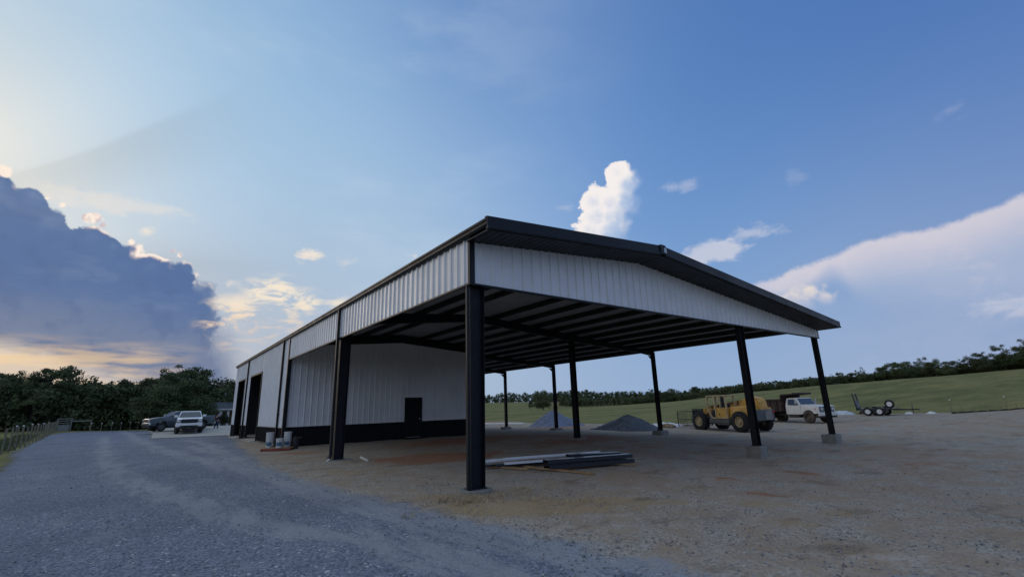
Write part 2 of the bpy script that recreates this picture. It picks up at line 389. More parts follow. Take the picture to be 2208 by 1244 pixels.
def glass(name, col=(0.6, 0.7, 0.72), mixf=0.82):
    m = bpy.data.materials.new(name); m.use_nodes = True
    t = m.node_tree; t.nodes.clear(); o = t.nodes.new('ShaderNodeOutputMaterial')
    tr = t.nodes.new('ShaderNodeBsdfTransparent'); tr.inputs[0].default_value = (*col, 1)
    gl = t.nodes.new('ShaderNodeBsdfGlossy'); gl.inputs['Roughness'].default_value = 0.03
    fr = t.nodes.new('ShaderNodeFresnel'); fr.inputs[0].default_value = 1.5
    mx = t.nodes.new('ShaderNodeMixShader')
    ad = t.nodes.new('ShaderNodeMath'); ad.operation = 'MULTIPLY_ADD'; ad.inputs[1].default_value = 1.0; ad.inputs[2].default_value = 1 - mixf - 0.12; ad.use_clamp = True
    t.links.new(fr.outputs[0], ad.inputs[0]); t.links.new(ad.outputs[0], mx.inputs[0])
    t.links.new(tr.outputs[0], mx.inputs[1]); t.links.new(gl.outputs[0], mx.inputs[2]); t.links.new(mx.outputs[0], o.inputs[0])
    return m

M = dict(
    white_metal=mat('white_metal', (0.80, 0.81, 0.82), 0.30, 0.0, 0.05, 0.8, bump=0.12, bscale=1.1, grime=((0.6, 0.58, 0.54), 1.6, 0.6, 0.15), streak=(6, 6, .5)),
    black_metal=mat('black_metal', (0.006, 0.007, 0.010), 0.6, 0.0, 0.15, 2.0, spec=.22, bump=0.06, bscale=4.0),
    steel=mat('dark_steel_primer', (0.005, 0.008, 0.013), 0.55, 0.0, 0.2, 3.0, spec=.28),
    trim=mat('black_trim_paint', (0.007, 0.012, 0.016), 0.42, 0.0, 0.1, 1.5, spec=.26, bump=0.05, bscale=2.0),
    roofm=mat('dark_roof_metal', (0.007, 0.012, 0.017), 0.45, 0.0, 0.1, 1.0, spec=.3),
    ceil=mat('roof_insulation', (0.36, 0.38, 0.40), 0.7, 0.0, 0.08, 1.0, bump=0.15, bscale=1.5),
    purlin=mat('purlin_steel', (0.02, 0.019, 0.02), 0.5, 0.0, 0.2, 2.0),
    concrete=mat('concrete', (0.24, 0.24, 0.225), 0.85, 0.0, 0.12, 4.0, bump=0.4, bscale=30, grime=((0.2, 0.15, 0.11), 3, 0.55, 0.6)),
    pad=mat('pad_concrete', (0.40, 0.38, 0.33), 0.85, 0.0, 0.08, 0.6, bump=0.2, bscale=12, grime=((0.28, 0.24, 0.2), 0.8, 0.55, 0.5)),
    wood=mat('pine_lumber', (0.34, 0.22, 0.11), 0.75, 0.0, 0.2, 4.0, grime=((0.25, 0.16, 0.09), 6, 0.5, 0.6), streak=(1, 8, 8)),
    redwood=mat('red_painted_lumber', (0.30, 0.05, 0.035), 0.7, 0.0, 0.2, 5.0),
    rubber=mat('tyre_rubber', (0.018, 0.018, 0.02), 0.85, 0.0, 0.2, 6.0, bump=0.3, bscale=30, grime=((0.12, 0.10, 0.085), 5, 0.55, 0.5)),
    dirtyrubber=mat('dusty_tyre_rubber', (0.05, 0.042, 0.036), 0.9, 0.0, 0.2, 6.0, bump=0.3, bscale=30, grime=((0.17, 0.12, 0.09), 3, 0.45, 0.7)),
    yellow=mat('faded_yellow_paint', (0.66, 0.36, 0.07), 0.5, 0.0, 0.12, 2.5, grime=((0.20, 0.11, 0.05), 3.0, 0.52, 0.6)),
    tanrim=mat('cream_rim_paint', (0.52, 0.40, 0.22), 0.55, 0.0, 0.12, 4, grime=((0.2, 0.13, 0.09), 6, 0.5, 0.6)),
    greyp=mat('grey_panel_paint', (0.10, 0.115, 0.115), 0.5, 0.0, 0.15, 3.0),
    darkp=mat('dark_machine_parts', (0.02, 0.02, 0.022), 0.6, 0.0, 0.2, 5.0, grime=((0.09, 0.07, 0.055), 4, 0.55, 0.5)),
    seatm=mat('black_seat_vinyl', (0.012, 0.012, 0.013), 0.5),
    truckwhite=mat('white_car_paint', (0.72, 0.74, 0.76), 0.28, 0.0, 0.03, 1.0, coat=0.6),
    oldwhite=mat('weathered_white_paint', (0.66, 0.66, 0.64), 0.5, 0.0, 0.05, 2.0, grime=((0.30, 0.12, 0.05), 2.2, 0.58, 0.75), streak=(1, 1, .5)),
    truckgrey=mat('slate_grey_car_paint', (0.085, 0.115, 0.14), 0.25, 0.3, 0.03, 1.0, coat=0.6),
    chrome=mat('chrome', (0.6, 0.62, 0.64), 0.18, 0.9, 0.05, 3.0),
    rust=mat('rusty_dump_body', (0.042, 0.024, 0.022), 0.8, 0.0, 0.2, 1.6, bump=0.4, bscale=14, col2=(0.028, 0.016, 0.017), grime=((0.16, 0.11, 0.09), 2.5, 0.56, 0.5)),
    lamp=mat('lamp_lens', (0.75, 0.76, 0.74), 0.12, 0.0, 0.02, 3.0),
    redlamp=mat('red_lens', (0.45, 0.02, 0.02), 0.2, 0.0, 0.02, 3.0),
    rimwhite=mat('white_wheel_paint', (0.78, 0.78, 0.78), 0.4, 0.0, 0.05, 5.0),
    glass=glass('window_glass'), glassdark=glass('tinted_glass', (0.10, 0.13, 0.14), 0.75),
    bluegravel=None,
    unlit=mat('dark_unlit_interior', (0.05, 0.05, 0.052), 0.8),  # dark tone standing in for the shade of the unlit interior
    white_pipe=mat('white_plastic', (0.72, 0.72, 0.68), 0.5, 0.0, 0.04, 3.0),
    bluesheet=mat('pale_blue_sheet', (0.50, 0.58, 0.64), 0.4, 0.0, 0.1, 2.0, bump=0.3, bscale=3),
    bucketw=mat('white_bucket_plastic', (0.60, 0.62, 0.62), 0.5, 0.0, 0.08, 4, grime=((0.25, 0.25, 0.26), 5, 0.55, 0.6)),
    bucketblue=mat('blue_label_print', (0.05, 0.14, 0.25), 0.5),
    postwood=mat('weathered_post_wood', (0.24, 0.215, 0.15), 0.9, 0.0, 0.25, 6, bump=0.5, bscale=20),
    gatem=mat('galvanised_gate', (0.30, 0.32, 0.31), 0.5, 0.3, 0.1, 4),
    bark=mat('tree_bark', (0.075, 0.058, 0.045), 0.95, 0.0, 0.25, 3, bump=0.8, bscale=12),
    siding=mat('pale_green_siding', (0.34, 0.40, 0.36), 0.8, 0.0, 0.05, 2),
    shingle=mat('slate_grey_shingles', (0.06, 0.075, 0.09), 0.85, 0.0, 0.15, 8, bump=0.4, bscale=10),
    housewhite=mat('white_porch_paint', (0.62, 0.64, 0.64), 0.6),
    silt=mat('black_silt_fabric', (0.012, 0.014, 0.013), 0.8, bump=0.4, bscale=3),
    denim=mat('blue_denim', (0.03, 0.06, 0.12), 0.9), shirt=mat('navy_cotton', (0.012, 0.022, 0.05), 0.9), skin=mat('skin', (0.42, 0.25, 0.18), 0.6), hair=mat('dark_hair', (0.02, 0.014, 0.01), 0.8),
    black_panel=mat('black_gloss_panels', (0.018, 0.022, 0.032), 0.3, 0.0, 0.1, 2, bump=0.1, bscale=3),
)
def foliage(name, a, b, c):
    m = bpy.data.materials.new(name); m.use_nodes = True
    t = m.node_tree; bs = t.nodes['Principled BSDF']; N = Net(t)
    tcn = t.nodes.new('ShaderNodeTexCoord'); oi = t.nodes.new('ShaderNodeObjectInfo')
    V = tcn.outputs['Object']
    base = N.mix(N.ss(N.noise(V, 0.7, 3), 0.35, 0.65), a, b)
    base = N.mix(N.mul(N.ss(N.noise(V, 6.0, 2), 0.5, 0.7), 0.6), base, c)
    hs = t.nodes.new('ShaderNodeHueSaturation')
    t.links.new(base, hs.inputs['Color']); t.links.new(N.lerp(oi.outputs['Random'], 0, 1, 0.475, 0.515), hs.inputs['Hue'])
    t.links.new(N.lerp(N.m('FRACT', N.mul(oi.outputs['Random'], 7.3)), 0, 1, 0.7, 1.3), hs.inputs['Value'])
    t.links.new(hs.outputs[0], bs.inputs['Base Color']); bs.inputs['Roughness'].default_value = 0.75
    bs.inputs['Specular IOR Level'].default_value = 0.2
    return m
M['leaf'] = foliage('broadleaf_foliage', (0.080, 0.105, 0.045), (0.062, 0.086, 0.040), (0.105, 0.13, 0.055))
M['leafb'] = foliage('olive_foliage', (0.11, 0.125, 0.05), (0.08, 0.10, 0.045), (0.16, 0.165, 0.08))
M['needle'] = foliage('pine_foliage', (0.035, 0.055, 0.027), (0.025, 0.042, 0.024), (0.05, 0.07, 0.03))
M['drygrass'] = mat('dry_grass', (0.55, 0.43, 0.27), 0.9, 0.0, 0.25, 9)

# ------------------------------------------------------------------ terrain
NEAR = np.array([(-3, -5, -.03), (0, 0, -.07), (-6, 6, 0), (-3, 14, .04), (0, 9, -.03), (5, 4, -.06), (12.1, 0, -.42), (19.2, 0, -.40), (19.2, 9.2, -.25), (12.1, 9.2, -.08),
                 (19.2, 18.4, -.13), (19.2, 24.5, -.18), (6, 16, .05), (11, 17, .02), (1, 17, .06), (27, 8, -.5), (31, 3, -.5), (41, 8, -.52), (45.6, 5.9, -.1), (50, 3, -.08), (52, 10, -.35),
                 (35, -6, -.4), (60, -6, .1), (-12, 26, .1), (-13, 45, .12), (-15, 75, .1), (-2, 38, .05), (0, 46, .1), (0, 54, .28), (0, 62, .4), (-6, 58, .25), (8, 56, .3), (4, 80, .35), (3, 26, .08), (8, 38, .05), (1, -9, -.15), (9, -8, -.42), (22, -12, -.45),
                 (-15, 0, .05), (-10, -15, 0), (26, 27, -.3), (24, 15, -.32), (30, 40, -.5), (20, 40, -.3), (-25, 20, .15), (-25, 60, .3), (-5, 95, .1)], float)
def near_h(x, y):
    num = np.zeros_like(x); den = np.zeros_like(x)
    for a, b, h in NEAR:
        w = 1.0 / (((x - a) ** 2 + (y - b) ** 2) + 6.0) ** 1.7
        num += w * h; den += w
    return num / den
RR = np.array([0, 45, 70, 100, 130, 170, 200, 240, 300, 450, 900, 4000], float)
PRO = [(-180, [0, 0, 0, 0, 0, 0, 0, 0, 0, 0, 0, 0]), (-30, [.1, .1, .3, .6, .7, .7, .7, .7, .7, .7, 0, 0]), (-8, [.1, .12, .3, .7, .9, .9, .9, .9, .9, 0, 0, 0]), (-2, [.1, .1, .1, .2, .3, .3, .3, .3, .3, 0, 0, 0]),
       (12, [0, 0, 0, 0, 0, 0, 0, 0, 0, 0, 0, 0]), (25, [-.3, -.3, -.4, -.3, 0, .8, 1.5, 2.2, 3, 3, 3, 3]),
       (34, [-.5, -.5, -.5, -.1, .6, 1.8, 2.7, 3.8, 4.9, 5, 5, 5]), (41, [-.5, -.5, -.4, .05, .1, .3, 1.0, 2.4, 4.3, 5, 5, 5]), (45, [-.5, -.5, -.1, .55, .75, .2, .3, 1.2, 3.3, 5, 5, 5]),
       (55, [-.4, -.4, -.2, .35, .9, 1.6, 1.75, 1.3, .8, 2, 3, 3]), (64.5, [-.4, -.4, .2, 1.2, 2.3, 3.8, 4.6, 4.9, 4.6, 4, 4, 4]), (71.6, [-.3, -.3, .4, 1.7, 3.1, 5.0, 5.95, 6.3, 6, 5, 5, 5]),
       (78.7, [-.2, -.1, .6, 2.1, 3.6, 5.8, 6.9, 7.3, 7, 6, 6, 6]), (85, [-.1, 0, .9, 2.5, 4.2, 6.6, 7.8, 8.2, 8, 7, 7, 7]), (100, [-.1, 0, 1.0, 2.8, 4.6, 7, 8.2, 8.6, 8, 7, 7, 7]), (150, [0, 0, .3, 1, 1.5, 2, 2, 2, 2, 2, 2, 2]), (180, [0] * 12)]
PAZ = np.array([p[0] for p in PRO], float); PH = np.array([p[1] for p in PRO], float)
def g(x, y):
    x = np.asarray(x, float); y = np.asarray(y, float); sh = x.shape; x = x.ravel(); y = y.ravel()
    dx, dy = x - CAM.x, y - CAM.y; r = np.hypot(dx, dy); az = np.degrees(np.arctan2(dx, dy))
    k = np.clip(np.searchsorted(PAZ, az) - 1, 0, len(PAZ) - 2)
    t = (az - PAZ[k]) / (PAZ[k + 1] - PAZ[k]); t = t * t * (3 - 2 * t) * .5 + t * .5
    j = np.clip(np.searchsorted(RR, r) - 1, 0, len(RR) - 2); q = np.clip((r - RR[j]) / (RR[j + 1] - RR[j]), 0, 1)
    far = (PH[k, j] * (1 - q) + PH[k, j + 1] * q) * (1 - t) + (PH[k + 1, j] * (1 - q) + PH[k + 1, j + 1] * q) * t
    far += np.clip((r - 70) / 60, 0, 1) * (0.12 * np.sin(x * .043 + 1) * np.cos(y * .037) + .05 * np.sin(x * .11 + y * .09))
    b = np.clip((r - 46) / 34, 0, 1); b = b * b * (3 - 2 * b)
    return (near_h(x, y) * (1 - b) + far * b).reshape(sh)
def G(x, y): return float(g(np.array([x]), np.array([y]))[0])

def poly_sd(x, y, P):
    """signed distance, positive inside polygon P"""
    P = np.array(P, float); d = np.full(x.shape, 1e9); ins = np.zeros(x.shape, bool)
    for (x0, y0), (x1, y1) in zip(P, np.roll(P, -1, 0)):
        ex, ey = x1 - x0, y1 - y0; wx, wy = x - x0, y - y0
        t = np.clip((wx * ex + wy * ey) / (ex * ex + ey * ey), 0, 1)
        d = np.minimum(d, np.hypot(wx - ex * t, wy - ey * t))
        c = ((y0 > y) != (y1 > y)) & (x < (x1 - x0) * (y - y0) / (y1 - y0 + 1e-12) + x0)
        ins ^= c
    return np.where(ins, d, -d)
def line_d(x, y, P):
    d = np.full(x.shape, 1e9)
    for (x0, y0), (x1, y1) in zip(P[:-1], P[1:]):
        ex, ey = x1 - x0, y1 - y0; wx, wy = x - x0, y - y0
        t = np.clip((wx * ex + wy * ey) / (ex * ex + ey * ey), 0, 1)
        d = np.minimum(d, np.hypot(wx - ex * t, wy - ey * t))
    return d
def spaced(a, b, s0, grow, smax, lim):
    v = [b]; st = s0
    while v[-1] < lim: st = min(st * grow, smax); v.append(v[-1] + st)
    n = int(round((b - a) / s0)); return list(np.linspace(a, b, n + 1)), v[1:]
def axis(lo, a, b, hi, s0):
    mid, right = spaced(a, b, s0, 1.045, 40, hi)
    left = []; st = s0; v = a
    while v > lo: st = min(st * 1.045, 40); v -= st; left.append(v)
    return np.array(left[::-1] + mid + right)
gx = axis(-900, -15, 22, 1800, 0.26); gy = axis(-500, -9, 22, 1800, 0.26)
X, Y = np.meshgrid(gx, gy); Z = g(X, Y)
# small undulations
Z += 0.012 * np.sin(X * 2.1 + np.sin(Y * 1.3)) * np.cos(Y * 1.7) + rng.normal(0, 0.003, X.shape)
DRIVE = [(3.0, -9.2), (-0.9, -5.6), (-0.95, -4.6), (-0.9, -3.9), (-1.05, -2.8), (-1.3, -1.2), (-1.55, 1.2), (-2.0, 5), (-2.1, 10), (-1.7, 15.6), (-1.3, 22), (-0.4, 29), (0.0, 36.4), (-4.9, 38), (-4.8, 62), (-5.5, 72), (-8, 77),
         (-11.5, 76), (-13.4, 70), (-13.4, 60), (-12.6, 50), (-11.7, 38), (-10.8, 28), (-9.8, 21), (-9.2, 16), (-9.0, 11), (-9.3, 6), (-10.5, 0), (-13, -6), (-18, -14), (-30, -30), (14, -30), (9, -18)]
YARD = [(3, -9.2), (9, -18), (14, -30), (75, -30), (60, -8), (54, -2.4), (50.5, 1.8), (49.0, 5), (52, 9.5), (47, 13), (40, 15.5), (33.5, 17.5), (31, 22), (31.0, 27), (31.5, 33), (38, 48), (36, 62), (22, 62), (12, 50), (8, 44), (5, 40), (4.4, 73), (-4.6, 73), (-4.9, 38), (0, 36.4),
        (-.4, 29), (-1.3, 22), (-1.7, 15.6), (-2.1, 10), (-2, 5), (-1.55, 1.2), (-1.3, -1.2), (-1.05, -2.8), (-.9, -3.9), (-.95, -4.6), (-.9, -5.6)]
xr, yr = X.ravel(), Y.ravel()
sdD = poly_sd(xr, yr, DRIVE); sdY = poly_sd(xr, yr, YARD)
A_drive = np.clip(sdD, -4, 4); A_soil = np.clip(np.where((sdD > -1.3) & (sdY > -1.3), np.maximum(np.maximum(sdD, sdY), 1.3 - np.abs(np.maximum(sdD, sdY))), np.maximum(sdD, sdY)), -6, 6)
T1 = [(2.6, -8.2), (-.7, -5.6), (-1.35, -4.1), (-1.75, -2.4), (-1.95, -.4), (-2.2, 3.2), (-2.9, 9), (-4.2, 18), (-5.2, 30), (-6.8, 55), (-8.6, 85)]
T2 = [(1.0, -9.4), (-2.3, -4.4), (-2.6, -2.6), (-3.4, -.6), (-4.3, 2.2), (-5.6, 8.5), (-6.4, 16), (-7.1, 28), (-8.4, 50)]
T4 = [(3.4, -7.6), (-.2, -5.9), (-1.1, -3.9), (-1.5, -1.8), (-1.7, .2), (-2.0, 5), (-2.3, 12), (-3.4, 24)]
T3 = [(-2.0, .6), (-2.5, 4.2), (-2.7, 8.5), (-2.6, 15), (-2.4, 24), (-3.0, 33)]
A_track = np.exp(-np.minimum(np.minimum(line_d(xr, yr, T1), line_d(xr, yr, T2) * 1.25), np.minimum(line_d(xr, yr, T3) * 1.3, line_d(xr, yr, T4) * 1.2)) ** 2 / 0.34) * .9
def blobs(L): return sum(a * np.exp(-(((xr - x) * math.cos(t) + (yr - y) * math.sin(t)) / rx) ** 2 - ((-(xr - x) * math.sin(t) + (yr - y) * math.cos(t)) / ry) ** 2) for x, y, rx, ry, t, a in L)
A_red = blobs([(3.3, 6.4, 2.6, 1.0, .2, .95), (6, 12, 3.2, 2.2, 0, .45), (2.4, 7.8, 2.0, .8, .1, .8), (11, 8.5, 4, 2.2, 0, .55), (15, 11, 3, 3, 0, .5), (10, 14, 5, 2, 0, .55), (-.2, 13.2, 1.4, 1.2, 0, .5), (8.6, -2.7, .5, .7, 0, .62), (4.3, -3.75, .35, .6, 0, .62), (5.6, -2.2, .6, .5, .3, .5), (15, 3, 1.6, 1.2, 0, .4), (23, 22, 5, 4, 0, .5),
               (34, 55, 6, 8, 0, .7), (-10.6, 17, 1.2, 7, 0, .45), (-9.8, 10.5, .8, 4, 0, .9), (-9.2, 5, .6, 2, 0, .9), (-9.9, 0, 1.0, 2.5, 0, .5), (6.2, -5.0, .3, .8, .3, .4), (12.8, -4.5, 1.3, 1.6, 0, .35), (25, -1, 5, 1, .3, .3)])
A_tan = blobs([(0.1, -1.9, 1.7, 0.75, -.6, 1.0), (-.7, .4, .5, 1.5, 0, .6), (1.6, -2.6, 1.3, .5, -.7, .7), (3.2, -4.2, 1.0, .4, -.8, .7), (2.2, -5.2, .6, .25, -.9, .8), (3.6, -5.4, .5, .22, -.8, .9), (5.2, -4.6, .9, .5, -.5, .5), (1.0, 5.2, 2.0, 1.2, 0, .35), (8, -4, 1.5, .6, -.4, .5), (-.8, 6, .8, 3.2, 0, .4), (5, -1, 1.5, 1, 0, .3), (26, -5, 5, 2, 0, .3)])
me_v = np.stack([xr, yr, Z.ravel()], 1)
ny, nx = X.shape
ii = (np.arange(ny - 1)[:, None] * nx + np.arange(nx - 1)[None, :]).ravel()
F4 = np.stack([ii, ii + 1, ii + nx + 1, ii + nx], 1)
fx, fy = me_v[F4, 0].mean(1), me_v[F4, 1].mean(1)
jit = rng.normal(0, .12, len(fx))
cD = poly_sd(fx, fy, DRIVE) + jit > 0; cY = (poly_sd(fx, fy, YARD) + jit > 0) & ~cD

def ground_material():
    m = bpy.data.materials.new('ground_cover'); m.use_nodes = True
    t = m.node_tree; b = t.nodes['Principled BSDF']; N = Net(t)
    V = t.nodes.new('ShaderNodeTexCoord').outputs['Object']
    def attr(n):
        a = t.nodes.new('ShaderNodeAttribute'); a.attribute_name = n; return a.outputs['Fac']
    n_big = N.noise(V, 0.35, 5, .6); n_mid = N.noise(V, 1.7, 6, .65); n_fine = N.noise(V, 14.0, 5, .7)
    wob = N.add(N.mul(N.sub(n_mid, .5), 1.7), N.mul(N.sub(n_fine, .5), .9))
    drive = N.ss(N.add(attr('drive'), wob), -.22, .22)
    soil = N.ss(N.add(attr('soil'), N.mul(wob, .8)), -.15, .25)
    # stones: two sizes of crushed rock
    dvec = N.vm('ADD', V, N.vm('SCALE', N.noise(V, 25, 2, out='Color'), scale=.02))
    s1d = N.vor(dvec, 34.0); s1c = t.nodes[-1].outputs['Color']
    s2d = N.vor(dvec, 80.0); s2c = t.nodes[-1].outputs['Color']
    s3c_d = N.vor(dvec, 11.0); s3c = t.nodes[-1].outputs['Color']
    sx = t.nodes.new('ShaderNodeSeparateXYZ'); t.links.new(s1c, sx.inputs[0]); r1 = sx.outputs[0]; r1b = sx.outputs[1]
    sx2 = t.nodes.new('ShaderNodeSeparateXYZ'); t.links.new(s2c, sx2.inputs[0]); r2_ = sx2.outputs[0]
    sx3 = t.nodes.new('ShaderNodeSeparateXYZ'); t.links.new(s3c, sx3.inputs[0]); r3_ = sx3.outputs[0]
    # drive: blue grey crushed stone, paler where wheels have packed the fines
    g1 = N.mix(r1, (.112, .128, .165), (.32, .35, .41)); g1 = N.mix(N.mul(N.ss(r2_, .55, 1), .5), g1, (.17, .19, .23))
    g1 = N.mix(N.ss(r1b, .98, .99), g1, (.62, .62, .60))
    fines = N.mix(n_fine, (.27, .29, .31), (.38, .39, .39))
    tk = N.mul(N.ss(N.add(attr('track'), N.add(N.mul(N.sub(N.noise(N.vm('MULTIPLY', V, (2.2, .55, 1)), 1.5, 6, .7), .5), 3.0), 0.0)), .26, .95), .8)
    pat = N.mul(N.ss(N.noise(N.vm('MULTIPLY', V, (1, .45, 1)), 1.1, 5, .6), .55, .7), .45)
    dcol_ = N.mix(N.m('MAXIMUM', tk, pat), g1, fines)
    dcol_ = N.mix(N.mul(N.ss(n_big, .38, .7), .35), dcol_, (.11, .125, .165))
    # yard: brown grey stone and clay
    y1 = N.mix(r1, (.18, .16, .13), (.54, .49, .41)); y1 = N.mix(N.mul(N.ss(r2_, .5, 1), .5), y1, (.36, .32, .26)); y1 = N.mix(N.ss(r1b, .975, .99), y1, (.5, .5, .47))
    soilc = N.mix(n_fine, (.30, .235, .17), (.46, .375, .28))
    ycol = N.mix(N.ss(N.add(N.mul(n_mid, .7), N.mul(n_big, .3)), .36, .62), y1, soilc)
    grav = N.ss(N.noise(N.vm('MULTIPLY', N.vm('ADD', V, (3.0, 7.0, 0)), (1, 1.3, 1)), .3, 5, .65), .47, .6)
    ycol = N.mix(N.mul(grav, .6), ycol, N.mix(r1, (.21, .19, .16), (.50, .46, .39)))
    ycol = N.mix(N.mul(N.ss(N.add(N.mul(n_big, .6), N.mul(n_mid, .4)), .44, .62), .55), ycol, N.mix(n_fine, (.29, .19, .115), (.42, .295, .19)))
    red = N.ss(N.add(attr('red'), N.mul(N.sub(n_mid, .5), 1.0)), .22, .62)
    ycol = N.mix(N.mul(red, .8), ycol, N.mix(n_fine, (.31, .125, .058), (.41, .19, .10)))
    tan = N.ss(N.add(attr('tan'), N.mul(N.sub(n_mid, .5), 1.2)), .3, .8)
    ycol = N.mix(N.mul(tan, .75), ycol, N.mix(n_fine, (.33, .23, .12), (.46, .34, .19)))
    dk = N.ss(N.noise(N.vm('MULTIPLY', V, (1, 1.8, 1)), .55, 7, .75), .52, .66)
    ycol = N.mix(N.mul(dk, .55), ycol, (.15, .115, .08))
    # pasture
    gn = N.noise(N.vm('MULTIPLY', V, (.35, 1.3, 1)), .16, 8, .68); gn2 = N.noise(V, .9, 6, .7)
    gr = N.mix(N.ss(gn, .35, .65), (.115, .125, .036), (.235, .21, .072))
    gr = N.mix(N.mul(N.ss(gn2, .5, .75), .6), gr, (.28, .25, .12)); gr = N.mix(N.mul(N.ss(gn2, .45, .25), .5), gr, (.085, .105, .035))
    gr = N.mix(N.mul(N.ss(N.noise(V, .02, 3), .55, .7), .3), gr, (.27, .235, .10))
    ycol = N.mix(N.mul(N.ss(N.noise(N.vm('MULTIPLY', V, (.8, 1.4, 1)), 1.3, 7, .7), .55, .72), .45), ycol, (.54, .50, .43))
    c = N.mix(drive, ycol, dcol_); c = N.mix(soil, gr, c)
    t.links.new(c, b.inputs['Base Color'])
    b.inputs['Roughness'].default_value = .95; b.inputs['Specular IOR Level'].default_value = .15
    stones = N.add(N.mul(N.sub(1.0, N.m('MULTIPLY', s1d, 1.4)), .018), N.mul(N.sub(1.0, s2d), .006))
    stones = N.mul(stones, N.lerp(N.m('MAXIMUM', tk, pat), 0, 1, 1.0, .35))
    big = N.mul(N.mul(N.ss(r3_, .72, .8), N.sub(1.0, N.mul(s3c_d, 1.5))), .022)
    h = N.add(N.add(stones, big), N.add(N.mul(n_mid, .06), N.mul(n_fine, .02)))
    h = N.mix(soil, N.mul(gn2, .25), h)
    bp = t.nodes.new('ShaderNodeBump'); bp.inputs['Distance'].default_value = 1.0; bp.inputs['Strength'].default_value = .8
    t.links.new(h, bp.inputs['Height']); t.links.new(bp.outputs[0], b.inputs['Normal'])
    return m
M['ground'] = ground_material()
def ground_piece(name, sel, label=None):
    fs = F4[sel]; us, inv = np.unique(fs, return_inverse=True); fs = inv.reshape(-1, 4)
    me = bpy.data.meshes.new(name); me.vertices.add(len(us)); me.vertices.foreach_set('co', me_v[us].ravel())
    me.loops.add(fs.size); me.loops.foreach_set('vertex_index', fs.ravel()); me.polygons.add(len(fs))
    me.polygons.foreach_set('loop_start', np.arange(len(fs)) * 4); me.polygons.foreach_set('loop_total', np.full(len(fs), 4))
    me.polygons.foreach_set('use_smooth', np.ones(len(fs), bool)); me.update(); me.validate()
    for n, a in (('drive', A_drive), ('soil', A_soil), ('track', A_track), ('red', A_red), ('tan', A_tan)):
        at = me.attributes.new(n, 'FLOAT', 'POINT'); at.data.foreach_set('value', a[us].astype(np.float32))
    me.materials.append(M['ground'])
    o = bpy.data.objects.new(name, me); COL.objects.link(o); tag(o, kind='structure'); return o
ground_piece('grass_field', ~cD & ~cY)
ground_piece('gravel_drive', cD)
ground_piece('dirt_yard', cY)

# concrete apron in front of the building's far end
pb = MB()
rows = [(35.75, .12, 5.5, .14), (36.35, -.1, 5.5, .14), (37.85, -4.96, 5.6, .15), (43.0, -4.9, 5.7, .17), (50.0, -4.8, 5.8, .40), (62.0, -4.7, 6.0, .48)]
pv = [p for y, xa, xb, z in rows for p in ((xa, y, z), (xb, y, z), (xa, y, z - .5), (xb, y, z - .5))]
pf_ = []
for i in range(len(rows) - 1):
    a = i * 4; b = a + 4; pf_ += [(a, a + 1, b + 1, b), (a, b, b + 2, a + 2), (a + 1, a + 3, b + 3, b + 1)]
pf_ += [(0, 2, 3, 1), (20, 21, 23, 22)]
pb.raw(pv, pf_)
tag(pb.build('concrete_pavement', M['pad']), kind='structure')

# loose stones lying on the drive edge and yard close by
def scatter_stones():
    base = [(math.cos(i * 2.4) * math.sqrt(1 - z * z), math.sin(i * 2.4) * math.sqrt(1 - z * z), z * .7) for i, z in enumerate(np.linspace(-.95, .95, 9))]
    bm = bmesh.new(); [bm.verts.new(p) for p in base]; bmesh.ops.convex_hull(bm, input=bm.verts[:]); bm.verts.index_update()
    bv = np.array([v.co[:] for v in bm.verts]); bf = np.array([[v.index for v in f.verts] for f in bm.faces if len(f.verts) == 3]); bm.free()
    n = 15000
    r = 3.8 + 16 * rng.random(n) ** 1.6; az = np.radians(-16 + 108 * rng.random(n))
    x = CAM.x + r * np.sin(az); y = CAM.y + r * np.cos(az)
    sd_ = poly_sd(x, y, DRIVE); keep = (rng.random(n) < np.where(np.abs(sd_) < .8, 1.0, np.where(sd_ > 0, .2, .75))) & ~((x > 0) & (y > 17))
    x, y, r = x[keep], y[keep], r[keep]; z = g(x, y); n = len(x)
    s = rng.uniform(.006, .016, n) * (1 + .5 * (rng.random(n) > .93))
    a = rng.random(n) * 6.28; jx = 1 + rng.uniform(-.35, .35, (n, 3))
    P = bv[None] * jx[:, None, :] * s[:, None, None]
    ca, sa_ = np.cos(a)[:, None], np.sin(a)[:, None]
    Q = np.stack([P[..., 0] * ca - P[..., 1] * sa_, P[..., 0] * sa_ + P[..., 1] * ca, P[..., 2]], -1) + np.stack([x, y, z + s * .35], 1)[:, None]
    Fv = (bf[None] + (np.arange(n) * len(bv))[:, None, None]).reshape(-1, 3)
    me = bpy.data.meshes.new('loose_stones'); me.from_pydata(Q.reshape(-1, 3).tolist(), [], Fv.tolist())
    m = bpy.data.materials.new('loose_stone'); m.use_nodes = True; t = m.node_tree; N = Net(t)
    V = t.nodes.new('ShaderNodeTexCoord').outputs['Object']; N.vor(V, 16.0); cc = t.nodes[-1].outputs['Color']
    sx = t.nodes.new('ShaderNodeSeparateXYZ'); t.links.new(cc, sx.inputs[0])
    t.links.new(N.mix(sx.outputs[0], N.mix(sx.outputs[1], (.09, .10, .13), (.13, .12, .11)), N.mix(N.ss(sx.outputs[2], .85, .95), (.28, .29, .31), (.5, .5, .48))), t.nodes['Principled BSDF'].inputs['Base Color'])
    t.nodes['Principled BSDF'].inputs['Roughness'].default_value = .9
    me.materials.append(m); o = bpy.data.objects.new('loose_stones', me); COL.objects.link(o)
    tag(o, 'loose crushed stones strewn over the gravel drive and yard edge', 'stones', kind='stuff')
scatter_stones()

